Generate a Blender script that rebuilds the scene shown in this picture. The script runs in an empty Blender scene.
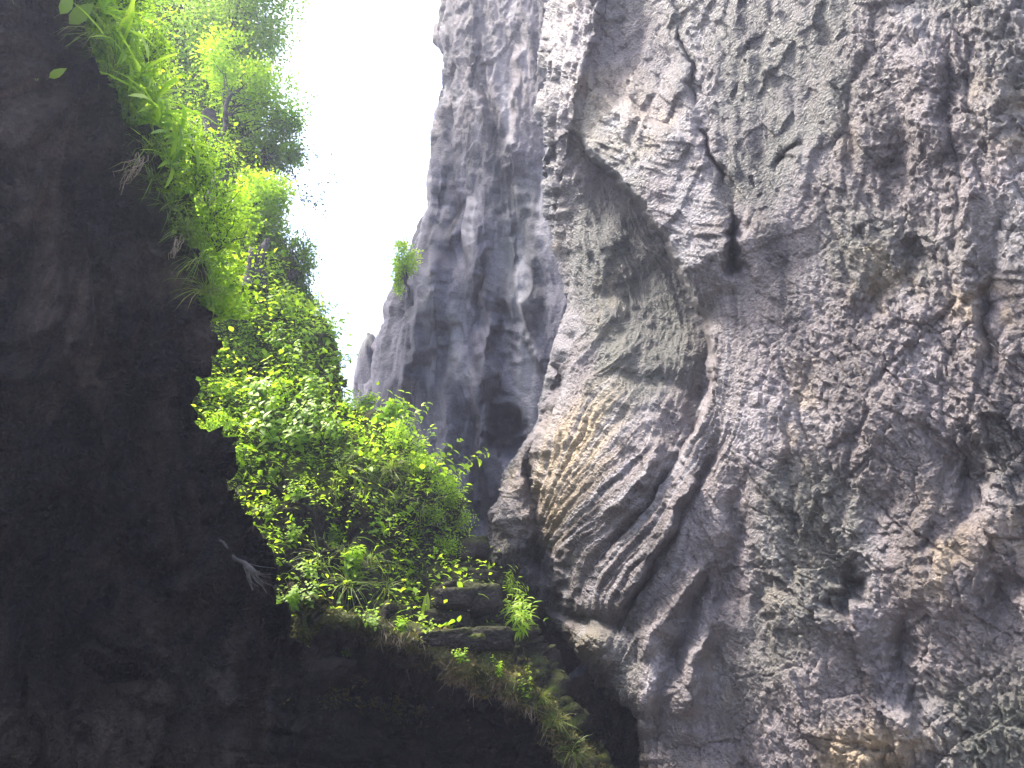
import bpy, math, random
import numpy as np
from mathutils import Vector, Quaternion, Matrix
R = math.radians
random.seed(7)
rng = np.random.default_rng(7)
SC = bpy.context.scene
COL = SC.collection

# ------------------------------------------------------------------ camera, sky, sun, exposure
CAM = np.array([0.0, 0.0, 1.6])
PITCH = R(25.0)
FPX = 800.0
cd = bpy.data.cameras.new('camera')
cam = bpy.data.objects.new('camera', cd)
COL.objects.link(cam)
cam.location = CAM
cam.rotation_euler = (math.pi / 2 + PITCH, 0, 0)
cd.sensor_width = 36.0
cd.lens = 36.0 * FPX / 1024.0
cd.clip_start = 0.05
cd.clip_end = 3000
SC.camera = cam

SUN_EL, SUN_AZ = R(62), R(-88)          # azimuth clockwise from +Y (negative: towards -X)
wd = bpy.data.worlds.new('World')
SC.world = wd
wd.use_nodes = True
nt = wd.node_tree
bg = nt.nodes['Background']
sky = nt.nodes.new('ShaderNodeTexSky')
sky.sky_type = 'NISHITA'
sky.sun_disc = False
sky.sun_elevation = SUN_EL
sky.sun_rotation = SUN_AZ
sky.air_density = 1.0
sky.dust_density = 4.0
sky.ozone_density = 1.0
nt.links.new(sky.outputs[0], bg.inputs[0])
bg.inputs[1].default_value = 0.11
sd = bpy.data.lights.new('sun', 'SUN')
sun = bpy.data.objects.new('sun', sd)
COL.objects.link(sun)
sd.energy = 1.5
sd.angle = R(10)
sd.color = (1.0, 0.95, 0.86)
sv = Vector((math.sin(SUN_AZ) * math.cos(SUN_EL), math.cos(SUN_AZ) * math.cos(SUN_EL), math.sin(SUN_EL)))
sun.rotation_euler = sv.to_track_quat('Z', 'Y').to_euler()
SC.view_settings.view_transform = 'Standard'
SC.view_settings.look = 'None'
SC.view_settings.exposure = 3.0
SC.view_settings.gamma = 1.0
SC.cycles.use_denoising = True
SC.cycles.max_bounces = 6
SC.cycles.sample_clamp_indirect = 6.0
SC.cycles.sample_clamp_direct = 12.0
SC.cycles.transparent_max_bounces = 4

# ------------------------------------------------------------------ small maths kit
cp, sp = math.cos(PITCH), math.sin(PITCH)
def at(u, v, d):
    """point of the place seen at photo position (u,v), d metres in front of the lens"""
    u, v, d = np.broadcast_arrays(np.asarray(u, float), np.asarray(v, float), np.asarray(d, float))
    a = (u - 512.0) / FPX
    b = (384.0 - v) / FPX
    return np.stack([CAM[0] + a * d, CAM[1] + (cp - sp * b) * d, CAM[2] + (sp + cp * b) * d], -1)

def sstep(a, b, x):
    t = np.clip((x - a) / (b - a), 0, 1)
    return t * t * (3 - 2 * t)

def h32(ix, iy, iz, seed):
    with np.errstate(over='ignore'):
        h = (ix.astype(np.int64).astype(np.uint32) * np.uint32(374761393) + iy.astype(np.int64).astype(np.uint32) * np.uint32(668265263)
             + iz.astype(np.int64).astype(np.uint32) * np.uint32(2147483647) + np.uint32((seed * 974634777 + 12345) & 0xFFFFFFFF))
        h = (h ^ (h >> np.uint32(13))) * np.uint32(1274126177)
        h = (h ^ (h >> np.uint32(16))) * np.uint32(2246822519)
        h = h ^ (h >> np.uint32(15))
    return h

def comps(h):
    k = np.float32(1.0 / 511.5)
    return ((h & np.uint32(1023)).astype(np.float32) * k - 1, ((h >> np.uint32(10)) & np.uint32(1023)).astype(np.float32) * k - 1,
            ((h >> np.uint32(20)) & np.uint32(1023)).astype(np.float32) * k - 1)

def perlin(p, seed=0):
    p = p.astype(np.float32)
    i = np.floor(p)
    f = p - i
    w = f * f * f * (f * (f * 6 - 15) + 10)
    out = np.zeros(p.shape[:-1], np.float32)
    for dx in (0, 1):
        wx = w[..., 0] if dx else 1 - w[..., 0]
        for dy in (0, 1):
            wy = w[..., 1] if dy else 1 - w[..., 1]
            for dz in (0, 1):
                wz = w[..., 2] if dz else 1 - w[..., 2]
                gx, gy, gz = comps(h32(i[..., 0] + dx, i[..., 1] + dy, i[..., 2] + dz, seed))
                out += wx * wy * wz * (gx * (f[..., 0] - dx) + gy * (f[..., 1] - dy) + gz * (f[..., 2] - dz))
    return out

def fbm(p, octs=4, seed=0, gain=0.5, ridged=False):
    a, s, tot = 1.0, 1.0, 0.0
    for o in range(octs):
        n = perlin(p * s, seed + o * 17)
        if ridged:
            n = 0.5 - np.abs(n) * 2
        tot = tot + n * a
        a *= gain
        s *= 2.03
    return tot

def facets(p, seed=0):
    """broken-rock noise: every random cell is a tilted little plane; also the distance to the cell's edge"""
    p = p.astype(np.float32)
    i = np.floor(p)
    f = p - i
    f1 = np.full(p.shape[:-1], 9.0, np.float32)
    f2 = f1.copy()
    val = np.zeros_like(f1)
    for dx in (-1, 0, 1):
        for dy in (-1, 0, 1):
            for dz in (-1, 0, 1):
                h = h32(i[..., 0] + dx, i[..., 1] + dy, i[..., 2] + dz, seed)
                jx, jy, jz = comps(h)
                vx = f[..., 0] - dx - 0.5 - jx * 0.45
                vy = f[..., 1] - dy - 0.5 - jy * 0.45
                vz = f[..., 2] - dz - 0.5 - jz * 0.45
                d = np.sqrt(vx * vx + vy * vy + vz * vz)
                gx, gy, gz = comps(h32(i[..., 0] + dx, i[..., 1] + dy, i[..., 2] + dz, seed + 991))
                nv = 1.25 * (gx * vx + gy * vy + gz * vz) + 0.22 * jx
                near = d < f1
                f2 = np.where(near, f1, np.minimum(f2, d))
                val = np.where(near, nv, val)
                f1 = np.where(near, d, f1)
    return val, f2 - f1

def rbf(ctrl, U, V, col=2):
    """thin-plate surface through scattered (u, v, value) rows"""
    c = np.array(ctrl, float)
    xy = c[:, :2] / 100.0
    n = len(c)
    d = np.linalg.norm(xy[:, None] - xy[None], axis=-1)
    K = np.where(d > 0, d * d * np.log(d + 1e-12), 0) + np.eye(n) * 1e-3
    A = np.zeros((n + 3, n + 3))
    A[:n, :n] = K
    A[:n, n] = A[n, :n] = 1
    A[:n, n + 1:] = xy
    A[n + 1:, :n] = xy.T
    w = np.linalg.solve(A, np.concatenate([c[:, col], np.zeros(3)]))
    x, y = U / 100.0, V / 100.0
    out = w[n] + w[n + 1] * x + w[n + 2] * y
    for k in range(n):
        r2 = (x - xy[k, 0]) ** 2 + (y - xy[k, 1]) ** 2
        out = out + w[k] * 0.5 * r2 * np.log(r2 + 1e-12)
    return out

def pline(poly, U, V):
    """distance to a polyline, side (+ = right of travel), position along it 0..1"""
    P = np.array(poly, float)
    seg = np.linalg.norm(P[1:] - P[:-1], axis=1)
    tot = seg.sum()
    best = np.full(U.shape, 1e9)
    side = np.zeros(U.shape)
    al = np.zeros(U.shape)
    acc = 0.0
    for k in range(len(seg)):
        ax, ay = P[k]
        ex, ey = (P[k + 1] - P[k]) / seg[k]
        t = np.clip((U - ax) * ex + (V - ay) * ey, 0, seg[k])
        dx, dy = U - ax - t * ex, V - ay - t * ey
        d = np.hypot(dx, dy)
        m = d < best
        best = np.where(m, d, best)
        side = np.where(m, np.sign(ex * dy - ey * dx), side)
        al = np.where(m, (acc + t) / tot, al)
        acc += seg[k]
    return best, side, al

def inside(poly, U, V, soft):
    """soft mask of a polygon"""
    P = list(poly) + [poly[0]]
    c = np.zeros(U.shape, bool)
    for (x1, y1), (x2, y2) in zip(P[:-1], P[1:]):
        if y1 == y2:
            continue
        cond = ((y1 > V) != (y2 > V)) & (U < (x2 - x1) * (V - y1) / (y2 - y1) + x1)
        c ^= cond
    d, _, _ = pline(P, U, V)
    return sstep(-soft, soft, np.where(c, d, -d))

def lerp1(tab, v):
    t = np.array(tab, float)
    # smooth 1-d curve: cubic hermite through the table
    x, y = t[:, 0], t[:, 1]
    m = np.gradient(y, x)
    k = np.clip(np.searchsorted(x, v) - 1, 0, len(x) - 2)
    h = x[k + 1] - x[k]
    s = np.clip((v - x[k]) / h, 0, 1)
    return ((2 * s**3 - 3 * s**2 + 1) * y[k] + (s**3 - 2 * s**2 + s) * h * m[k] + (-2 * s**3 + 3 * s**2) * y[k + 1] + (s**3 - s**2) * h * m[k + 1])

def OUT(P):
    t = CAM - P
    return t / np.linalg.norm(t, axis=-1, keepdims=True)

class Relief:
    """adds hand-placed forms (metres towards the viewer) onto a sheet"""
    def __init__(s, U, V):
        s.U, s.V, s.o = U, V, np.zeros(U.shape)
        n1 = perlin(np.stack([U / 26, V / 26, U * 0], -1), 301) * 9 + perlin(np.stack([U / 8, V / 8, U * 0], -1), 303) * 3
        n2 = perlin(np.stack([U / 26, V / 26, U * 0 + 5.5], -1), 302) * 9 + perlin(np.stack([U / 8, V / 8, U * 0 + 5.5], -1), 304) * 3
        s.Uw, s.Vw = U + n1, V + n2              # ragged lines
        s.Ur, s.Vr = U + 2.2 * n1, V + 2.2 * n2
    def bump(s, u, v, ru, rv, h, rot=0, p=1.0):
        c, q = math.cos(R(rot)), math.sin(R(rot))
        x, y = s.Ur - u, s.Vr - v
        a, b = (c * x + q * y) / ru, (-q * x + c * y) / rv
        s.o += h * np.exp(-(a * a + b * b) ** p)
    def ridge(s, poly, w, h, taper=True):
        d, _, al = pline(poly, s.Uw, s.Vw)
        t = np.clip(np.minimum(al, 1 - al) * 6, 0, 1) if taper else 1
        s.o += h * np.exp(-np.abs(d / w) ** 1.4) * t
    def step(s, poly, h, w, fade, right=True):
        d, sd, al = pline(poly, s.Uw, s.Vw)
        x = d * sd * (1 if right else -1)
        t = np.clip(np.minimum(al, 1 - al) * 5, 0, 1)
        s.o += h * sstep(-w, w, x) * np.exp(-np.maximum(x, 0) / fade) * t

# ------------------------------------------------------------------ materials
def mat(name):
    m = bpy.data.materials.new(name)
    m.use_nodes = True
    return m, m.node_tree, m.node_tree.nodes['Principled BSDF']

def N(nt, kind, **kw):
    n = nt.nodes.new(kind)
    for k, v in kw.items():
        if k.startswith('i_'):
            n.inputs[int(k[2:]) if k[2:].isdigit() else k[2:]].default_value = v
        else:
            setattr(n, k, v)
    return n

def ramp(nt, fac, stops):
    r = nt.nodes.new('ShaderNodeValToRGB')
    e = r.color_ramp.elements
    while len(e) < len(stops):
        e.new(0.5)
    for k, (p, c) in enumerate(stops):
        e[k].position = p
        e[k].color = (*c, 1)
    nt.links.new(fac, r.inputs[0])
    return r.outputs[0]

def mixc(nt, fac, a, b, mode='MIX'):
    m = nt.nodes.new('ShaderNodeMix')
    m.data_type = 'RGBA'
    m.blend_type = mode
    for s, k in ((fac, 0), (a, 6), (b, 7)):
        if hasattr(s, 'links'):
            nt.links.new(s, m.inputs[k])
        else:
            m.inputs[k].default_value = s if k == 0 else (*s, 1)
    return m.outputs[2]

def math_n(nt, op, a, b=None):
    m = N(nt, 'ShaderNodeMath', operation=op)
    for k, s in enumerate((a, b)):
        if s is None:
            continue
        if hasattr(s, 'links'):
            nt.links.new(s, m.inputs[k])
        else:
            m.inputs[k].default_value = s
    return m.outputs[0]

def rock_mat(name, stops, rough=(0.28, 0.85), bump=0.9, scale=1.0, spec=0.3):
    m, nt, b = mat(name)
    geo = N(nt, 'ShaderNodeNewGeometry')
    mp = N(nt, 'ShaderNodeMapping')
    mp.inputs['Scale'].default_value = (scale, scale, scale * 0.45)
    nt.links.new(geo.outputs['Position'], mp.inputs['Vector'])
    n1 = N(nt, 'ShaderNodeTexNoise', i_Scale=1.1, i_Detail=9.0, i_Roughness=0.62, i_Distortion=0.8)
    nt.links.new(mp.outputs[0], n1.inputs['Vector'])
    col = ramp(nt, n1.outputs[0], stops)
    n2 = N(nt, 'ShaderNodeTexNoise', i_Scale=22.0 * scale, i_Detail=6.0, i_Roughness=0.7)
    nt.links.new(geo.outputs['Position'], n2.inputs['Vector'])
    spk = ramp(nt, n2.outputs[0], [(0.3, (0.55, 0.55, 0.56)), (0.5, (1, 1, 1)), (0.72, (1.5, 1.5, 1.52))])
    col = mixc(nt, 0.75, col, spk, 'MULTIPLY')
    for attr, c, k in (('ochre', (0.46, 0.35, 0.215), 0.9), ('algae', (0.085, 0.095, 0.072), 0.6), ('damp_shade', (0.022, 0.021, 0.024), 0.92), ('pale', (0.30, 0.285, 0.30), 0.8), ('moss', (0.10, 0.12, 0.02), 0.95)):  # the near-black damp tone also paints shade in caves and hollows
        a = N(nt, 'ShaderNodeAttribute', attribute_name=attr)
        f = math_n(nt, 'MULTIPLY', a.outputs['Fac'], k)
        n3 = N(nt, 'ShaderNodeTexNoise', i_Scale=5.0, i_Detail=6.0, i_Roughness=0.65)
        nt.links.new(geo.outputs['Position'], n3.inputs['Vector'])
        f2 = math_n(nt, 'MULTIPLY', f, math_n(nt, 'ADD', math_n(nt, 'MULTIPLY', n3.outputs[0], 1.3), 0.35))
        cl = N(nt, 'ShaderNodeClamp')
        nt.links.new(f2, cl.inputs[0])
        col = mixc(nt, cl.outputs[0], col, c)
    nt.links.new(col, b.inputs['Base Color'])
    rr = N(nt, 'ShaderNodeMapRange')
    rr.inputs[3].default_value, rr.inputs[4].default_value = rough
    nt.links.new(math_n(nt, 'ADD', math_n(nt, 'MULTIPLY', n1.outputs[0], 0.35), math_n(nt, 'MULTIPLY', n2.outputs[0], 0.65)), rr.inputs[0])
    rr.inputs[1].default_value, rr.inputs[2].default_value = 0.36, 0.64
    nt.links.new(rr.outputs[0], b.inputs['Roughness'])
    b.inputs['Specular IOR Level'].default_value = spec
    bp = N(nt, 'ShaderNodeBump', i_Strength=bump, i_Distance=0.04)
    n4 = N(nt, 'ShaderNodeTexNoise', i_Scale=34.0 * scale, i_Detail=8.0, i_Roughness=0.72, i_Distortion=0.4)
    nt.links.new(geo.outputs['Position'], n4.inputs['Vector'])
    nw = N(nt, 'ShaderNodeTexNoise', i_Scale=9.0 * scale, i_Detail=3.0)
    nt.links.new(geo.outputs['Position'], nw.inputs['Vector'])
    vm = N(nt, 'ShaderNodeVectorMath', operation='MULTIPLY_ADD')
    nt.links.new(nw.outputs['Color'], vm.inputs[0])
    vm.inputs[1].default_value = (0.12, 0.12, 0.12)
    nt.links.new(geo.outputs['Position'], vm.inputs[2])
    vo = N(nt, 'ShaderNodeTexVoronoi', feature='F1', i_Scale=26.0 * scale)
    nt.links.new(vm.outputs[0], vo.inputs['Vector'])
    hs = math_n(nt, 'ADD', math_n(nt, 'MULTIPLY', vo.outputs['Distance'], 0.8), n4.outputs[0])
    nt.links.new(hs, bp.inputs['Height'])
    nt.links.new(bp.outputs[0], b.inputs['Normal'])
    return m

M_ROCK = rock_mat('grey limestone', [(0.28, (0.078, 0.065, 0.062)), (0.45, (0.142, 0.121, 0.119)), (0.6, (0.198, 0.172, 0.174)), (0.75, (0.30, 0.268, 0.278))])
M_FAR = rock_mat('smooth limestone', [(0.28, (0.058, 0.056, 0.068)), (0.45, (0.098, 0.094, 0.114)), (0.6, (0.135, 0.128, 0.152)), (0.75, (0.20, 0.188, 0.215))], scale=0.7, bump=0.5, spec=0.08, rough=(0.6, 0.9))
M_GRAVEL = rock_mat('pale stream gravel', [(0.3, (0.26, 0.25, 0.24)), (0.5, (0.36, 0.35, 0.34)), (0.7, (0.46, 0.45, 0.43))], rough=(0.7, 0.9), scale=3.0, spec=0.2)
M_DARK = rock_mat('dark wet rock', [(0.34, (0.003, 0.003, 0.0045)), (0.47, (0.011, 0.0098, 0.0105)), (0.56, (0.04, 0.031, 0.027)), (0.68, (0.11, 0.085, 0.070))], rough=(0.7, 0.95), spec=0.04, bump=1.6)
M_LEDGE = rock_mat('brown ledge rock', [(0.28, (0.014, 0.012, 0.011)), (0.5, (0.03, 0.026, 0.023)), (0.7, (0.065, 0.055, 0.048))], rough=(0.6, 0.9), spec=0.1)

# ------------------------------------------------------------------ mesh building
def mesh_from(name, verts, faces, m, smooth=True, attrs=None):
    """faces: (n,k) array with k = 3 or 4"""
    me = bpy.data.meshes.new(name)
    nf, k = faces.shape
    me.vertices.add(len(verts))
    me.vertices.foreach_set('co', verts.astype(np.float32).ravel())
    me.loops.add(nf * k)
    me.loops.foreach_set('vertex_index', faces.astype(np.int32).ravel())
    me.polygons.add(nf)
    me.polygons.foreach_set('loop_start', np.arange(0, nf * k, k, dtype=np.int32))
    me.polygons.foreach_set('use_smooth', np.full(nf, smooth))
    for a, arr in (attrs or {}).items():
        t = me.attributes.new(a, 'FLOAT', 'POINT')
        t.data.foreach_set('value', np.clip(arr, 0, 1).astype(np.float32).ravel())
    me.update(calc_edges=True)
    if m:
        me.materials.append(m)
    return me

def link(name, me, parent=None):
    o = bpy.data.objects.new(name, me)
    COL.objects.link(o)
    o.parent = parent
    return o

def structure(name, me):
    o = link(name, me)
    o['kind'] = 'structure'
    return o

def grid_faces(nr, nc, flip=False):
    i = np.arange(nr * nc).reshape(nr, nc)
    f = np.stack([i[:-1, :-1], i[1:, :-1], i[1:, 1:], i[:-1, 1:]], -1).reshape(-1, 4)
    return f[:, ::-1] if flip else f

def normals(P, toward=None):
    du = np.gradient(P, axis=1)
    dv = np.gradient(P, axis=0)
    n = np.cross(du, dv)
    n /= np.linalg.norm(n, axis=-1, keepdims=True) + 1e-9
    # rows run downwards, columns to the right: make the normal face the gorge
    c = P.shape[0] // 2, P.shape[1] // 2
    t = (CAM if toward is None else np.array(toward)) - P
    if (n * t).sum(-1).mean() < 0:
        n = -n
    return n

def sheet(name, P, m, attrs):
    # orient faces so that they look to the gorge
    return mesh_from(name, P.reshape(-1, 3), grid_faces(*P.shape[:2]), m, True, attrs)

# ================================================================== RIGHT CLIFF: near buttress with scoop, slab and rough face
UL = [(-260, 575), (-100, 562), (0, 553), (28, 546), (50, 539), (78, 545), (110, 540), (140, 548), (170, 546), (232, 552), (270, 562), (320, 566), (350, 557), (400, 541), (440, 526), (475, 502), (520, 492), (565, 491), (590, 512), (620, 546), (650, 572), (690, 604), (720, 634), (768, 642), (840, 650), (960, 660)]
def near_cliff():
    vs = np.arange(-230, 920, 1.05)
    nb = 46
    ns = 640
    s = np.concatenate([-np.linspace(1, 0, nb, endpoint=False) ** 1.3, np.linspace(0, 1, ns)])
    S, V = np.meshgrid(s, vs)
    edge = lerp1(UL, V) + perlin(np.stack([V / 24, V * 0, V * 0], -1), 5) * 9 + perlin(np.stack([V / 9, V * 0, V * 0], -1), 6) * 2.5
    U = np.where(S >= 0, edge + np.maximum(S, 0) * (1230 - edge), edge + 60 * np.abs(S) ** 1.2)
    # an almost upright wall, turned towards the viewer, overhanging a little with height
    a = (U - 512) / FPX
    b = (384 - V) / FPX
    D = 7.3 / (0.75 * a + 0.62 * (cp - sp * b) + 0.06 * (sp + cp * b))
    # roll away at the edge
    Sp = np.maximum(S, 0)
    D = D + 0.9 * np.exp(-(U - edge) / 10.0) * (S >= 0) + np.where(S < 0, 0.9 + 4.5 * np.abs(S), 0)
    D = np.maximum(D, 3.0)
    P = at(U, V, D)
    r = Relief(U, V)
    fl = S >= 0
    # scoop: deepest right under the slab's lip, running out towards the belly
    r.step([(548, 120), (572, 128), (606, 168), (642, 205), (668, 245), (692, 292), (712, 330), (716, 375), (700, 425), (670, 470)], -1.35, 5, 62, True)
    r.bump(650, 300, 44, 70, -0.35, -24, 1.2)
    # fluted belly below the scoop
    r.bump(580, 470, 62, 100, 0.4, 22)
    r.bump(640, 560, 70, 90, 0.35, 30)
    # hanging blade
    r.ridge([(612, -120), (592, 0), (575, 90), (562, 160), (553, 228)], 17, 0.34, False)
    r.bump(648, 40, 34, 70, -0.3, 6, 1.3)
    r.step([(625, -100), (608, 0), (586, 80), (568, 145), (556, 222)], 0.22, 4, 70, True)
    # slab and its lower lip
    r.step([(572, 128), (606, 168), (642, 205), (668, 245), (690, 288), (704, 312)], 0.5, 4, 90, False)
    r.step([(560, 20), (600, 90), (650, 120), (705, 150)], 0.25, 5, 60, True)
    # dark crack between slab and rough face
    for pl in ([(676, 22), (690, 62), (694, 108)], [(700, 132), (716, 160), (722, 184)], [(728, 206), (736, 230), (739, 272)]):
        r.ridge(pl, 2.2, -0.26)
    r.step([(664, -40), (676, 30), (686, 62), (690, 105), (698, 140), (712, 160), (718, 190), (730, 222), (744, 302)], 0.17, 9, 60, True)
    r.bump(737, 250, 7, 22, -0.7)
    # crack right of the fluted belly
    r.ridge([(566, 352), (558, 385), (541, 425), (530, 470), (536, 520)], 5, -0.35)
    r.ridge([(560, 360), (560, 400), (561, 410)], 3, -0.2)
    # dark block at left and its hollow
    r.bump(513, 515, 24, 50, 0.35, 10)
    r.ridge([(541, 450), (533, 490), (536, 540), (548, 590)], 9, -0.6)
    r.bump(548, 560, 15, 26, -0.5)
    r.ridge([(574, 610), (604, 622), (640, 630)], 8, -0.2)
    r.bump(590, 645, 24, 22, 0.5, -20)
    r.bump(560, 606, 26, 12, -0.7, 30)
    # deep gullies running down the belly's right side
    for pl, w, h in (([(700, 420), (672, 470), (640, 515), (600, 560), (580, 600)], 6, -0.22), ([(724, 430), (702, 478), (668, 540), (636, 600), (612, 650)], 6, -0.25),
                     ([(716, 560), (690, 610), (668, 690), (655, 760)], 8, -0.28), ([(742, 470), (735, 540), (716, 620), (712, 690)], 9, -0.25)):
        r.ridge(pl, w, h)
    for pl, w, h in (([(703, 462), (672, 520), (640, 575), (612, 620)], 9, 0.3), ([(700, 560), (672, 610), (640, 660)], 12, 0.28), ([(668, 430), (640, 478), (600, 520)], 9, 0.22), ([(728, 600), (700, 650), (676, 720)], 13, 0.3)):
        r.ridge(pl, w, h)
    # lower rim over the dark hole
    r.bump(650, 700, 40, 60, 0.35, 15)
    # rough face: columns, pits and knobs
    r.bump(785, 90, 62, 95, -0.22, 8, 1.0)
    r.ridge([(770, 170), (788, 152), (806, 140)], 3, -0.12)
    for (u, v, ru, rv, h) in ((820, 615, 44, 36, 0.4), (800, 690, 60, 50, 0.35), (940, 575, 56, 56, 0.5), (1005, 520, 30, 50, 0.3), (880, 735, 60, 26, 0.4), (910, 22, 13, 13, 0.3), (925, 58, 20, 22, 0.3),
                              (935, 110, 30, 60, 0.35), (860, 250, 26, 60, 0.25), (960, 240, 18, 80, 0.4), (770, 520, 30, 90, 0.25), (1000, 110, 22, 90, 0.35), (760, 420, 40, 60, 0.25), (885, 420, 40, 60, 0.3), (990, 400, 30, 60, 0.25),
                              (852, 590, 14, 20, -0.8), (968, 475, 20, 40, -0.6), (893, 165, 15, 40, -0.5), (908, 260, 14, 36, -0.4), (870, 300, 12, 24, -0.4), (905, 660, 18, 50, -0.45), (1000, 590, 14, 30, -0.5),
                              (955, 85, 12, 40, -0.45), (700, 330, 20, 20, -0.2), (885, 520, 18, 30, -0.3), (760, 590, 10, 40, -0.25), (985, 310, 12, 40, -0.35)):
        r.bump(u, v, ru, rv, h * .55, rng.uniform(-18, 18))
    for pl, w, h in (([(868, 50), (846, 104), (850, 160), (872, 232)], 6, -0.35), ([(948, 60), (952, 140), (962, 180), (946, 262), (955, 330)], 6, -0.35), ([(815, 185), (832, 230), (846, 290)], 5, -0.3),
                     ([(900, 330), (870, 400), (850, 470), (838, 540)], 7, -0.25), ([(1010, 200), (990, 290), (982, 360)], 6, -0.3), ([(930, 370), (925, 430), (945, 470)], 6, -0.25), ([(800, 400), (790, 470), (798, 560)], 6, -0.22), ([(905, 600), (900, 670), (915, 740)], 8, -0.4)):
        r.ridge(pl, w * .8, h * .3)
    off = U * 0
    # flow field of the flutes
    lines = [(0, [(580, 205), (590, 250), (585, 300), (570, 350), (537, 433), (531, 470), (522, 540)]),
             (1, [(622, 222), (655, 268), (668, 320), (660, 367), (620, 410), (570, 473), (537, 545)]),
             (2, [(648, 212), (688, 268), (704, 340), (693, 393), (660, 450), (620, 497), (560, 552)]),
             (2.7, [(720, 360), (713, 410), (677, 467), (656, 502), (603, 560)]),
             (3.5, [(732, 400), (723, 433), (700, 473), (650, 553), (606, 640)]),
             (4.3, [(735, 440), (709, 483), (682, 550), (641, 628), (615, 680)]),
             (5.2, [(748, 480), (722, 560), (694, 640), (668, 720), (655, 800)]),
             (6.2, [(790, 340), (768, 500), (744, 640), (722, 770), (710, 860)])]
    ct = []
    for k, pl in lines:
        for q in range(len(pl)):
            ct.append((*pl[q], k))
            if q + 1 < len(pl):
                ct.append(((pl[q][0] + pl[q + 1][0]) / 2, (pl[q][1] + pl[q + 1][1]) / 2, k))
    ph = rbf(ct, U, V)
    wF = sstep(-0.6, 0.1, ph) * (1 - sstep(3.7, 5.3, ph)) * sstep(195, 260, V + 0.25 * (640 - U)) * (1 - sstep(700, 780, V))
    gph = np.hypot(np.gradient(ph, axis=1) / np.maximum(np.gradient(U, axis=1), .3), np.gradient(ph, axis=0) / 1.05)
    wF = wF * (1 - .85 * sstep(.035, .075, gph))
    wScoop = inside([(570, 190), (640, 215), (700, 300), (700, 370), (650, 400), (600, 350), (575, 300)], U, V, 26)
    wSlab = inside([(600, 112), (690, 128), (722, 205), (742, 300), (700, 298), (668, 236), (636, 196), (600, 160)], U, V, 9)
    wBlade = inside([(540, -250), (660, -250), (608, 0), (588, 80), (556, 240), (530, 240)], U, V, 10)
    wSm = inside([(706, -60), (860, -60), (850, 100), (812, 150), (775, 205), (725, 200)], U, V, 22)
    wTop = inside([(606, -250), (668, -250), (688, 60), (690, 112), (600, 100), (590, 60)], U, V, 10)
    wRub = inside([(575, 80), (640, 60), (655, 130), (640, 165), (575, 140)], U, V, 12)
    wC = np.clip(1 - np.maximum.reduce([wF * 0.8, wScoop, wSlab, wBlade, wSm * 0.9, wTop * 0.7]), 0, 1)
    wC = np.maximum(wC, wRub * 0.8)
    Q = P.copy()
    Q[..., 2] *= 0.72
    warp = np.stack([perlin(Q * 1.7, 11), perlin(Q * 1.7, 12), perlin(Q * 1.7, 13)], -1) * 0.14
    Qw = Q + warp
    big, ebig = facets(Qw * 1.25, 21)
    mid, emid = facets(Qw * 3.1 + 3, 22)
    Qs = np.stack([Q[..., 0] + .35 * P[..., 2], Q[..., 1], P[..., 2] * .5 - .3 * P[..., 0]], -1)
    sml, esml = facets(Qs * 8.2 + warp * 2 + 7, 23)
    fin, efin = facets(Qs * 20 + warp * 4 + 1, 24)
    rid = fbm(Qw * 2.2, 5, 25, 0.55, True)
    rid2 = fbm(Qw * 9, 3, 28, 0.6, True)
    low = fbm(Q * 0.55, 3, 26)
    rough = 0.4 + 0.75 * sstep(-0.25, 0.3, perlin(Q * 0.75, 27)) + 0.25 * sstep(760, 950, U) + 0.2 * sstep(350, 650, V)
    off = off + low * (0.08 + 0.10 * wC)
    off = off + wC * rough * (0.075 * big + 0.05 * mid + 0.034 * sml + 0.022 * fin + 0.018 * rid + 0.024 * rid2)
    off = off - wC * (0.012 * np.exp(-ebig / 0.03) + 0.025 * np.exp(-emid / 0.04) + 0.012 * np.exp(-esml / 0.08))
    # flutes
    pw = ph + 0.22 * perlin(np.stack([U / 70, V / 70, U * 0], -1), 31) + 0.10 * perlin(np.stack([U / 24, V / 24, U * 0], -1), 38)
    amp = 0.35 + 1.0 * sstep(-.3, .35, perlin(np.stack([ph * 1.3, V / 130, U * 0 + 3.3], -1), 39))
    def fnoise(k, a, seed):
        return perlin(np.stack([pw * k, V / a, U * 0 + 0.5], -1), seed)
    fr = (0.5 - np.abs(fnoise(2.6, 300, 32)) * 2) * 0.09 + (0.5 - np.abs(fnoise(6.2, 240, 33)) * 2) * 0.10 + (0.4 - np.abs(fnoise(13, 150, 34)) * 2) * 0.07 + (0.4 - np.abs(fnoise(26, 100, 35)) * 2) * 0.04 + fnoise(52, 60, 37) * 0.022
    fr = fr * amp
    fm, fe = facets(np.stack([pw * 6, V / 60, U * 0 + .5], -1), 36)
    fr = fr + 0.03 * fm
    off = off + wF * (1 - 0.1 * wScoop) * fr * 0.62 + wF * (0.010 * sml + 0.010 * fin)
    # lamination of the slab
    psi = (V - 0.30 * (U - 600) + 0.0012 * (U - 640) ** 2) / 4.2 + 2.4 * perlin(np.stack([U / 45, V / 45, U * 0], -1), 41) + 0.35 * perlin(np.stack([U / 9, V / 9, U * 0], -1), 42)
    k = np.floor(psi)
    lam = comps(h32(k, k * 0, k * 0, 43))[0]
    lam2 = comps(h32(k + 1, k * 0, k * 0, 43))[0]
    ft = sstep(0.72, 1.0, psi - k)
    off = off + wSlab * ((0.008 + 0.03 * sstep(-.1, .4, perlin(Q * 2.2, 44))) * (lam * (1 - ft) + lam2 * ft) + 0.008 * (psi - k) + 0.012 * sml + 0.010 * fin + 0.03 * mid + 0.03 * big)
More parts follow.
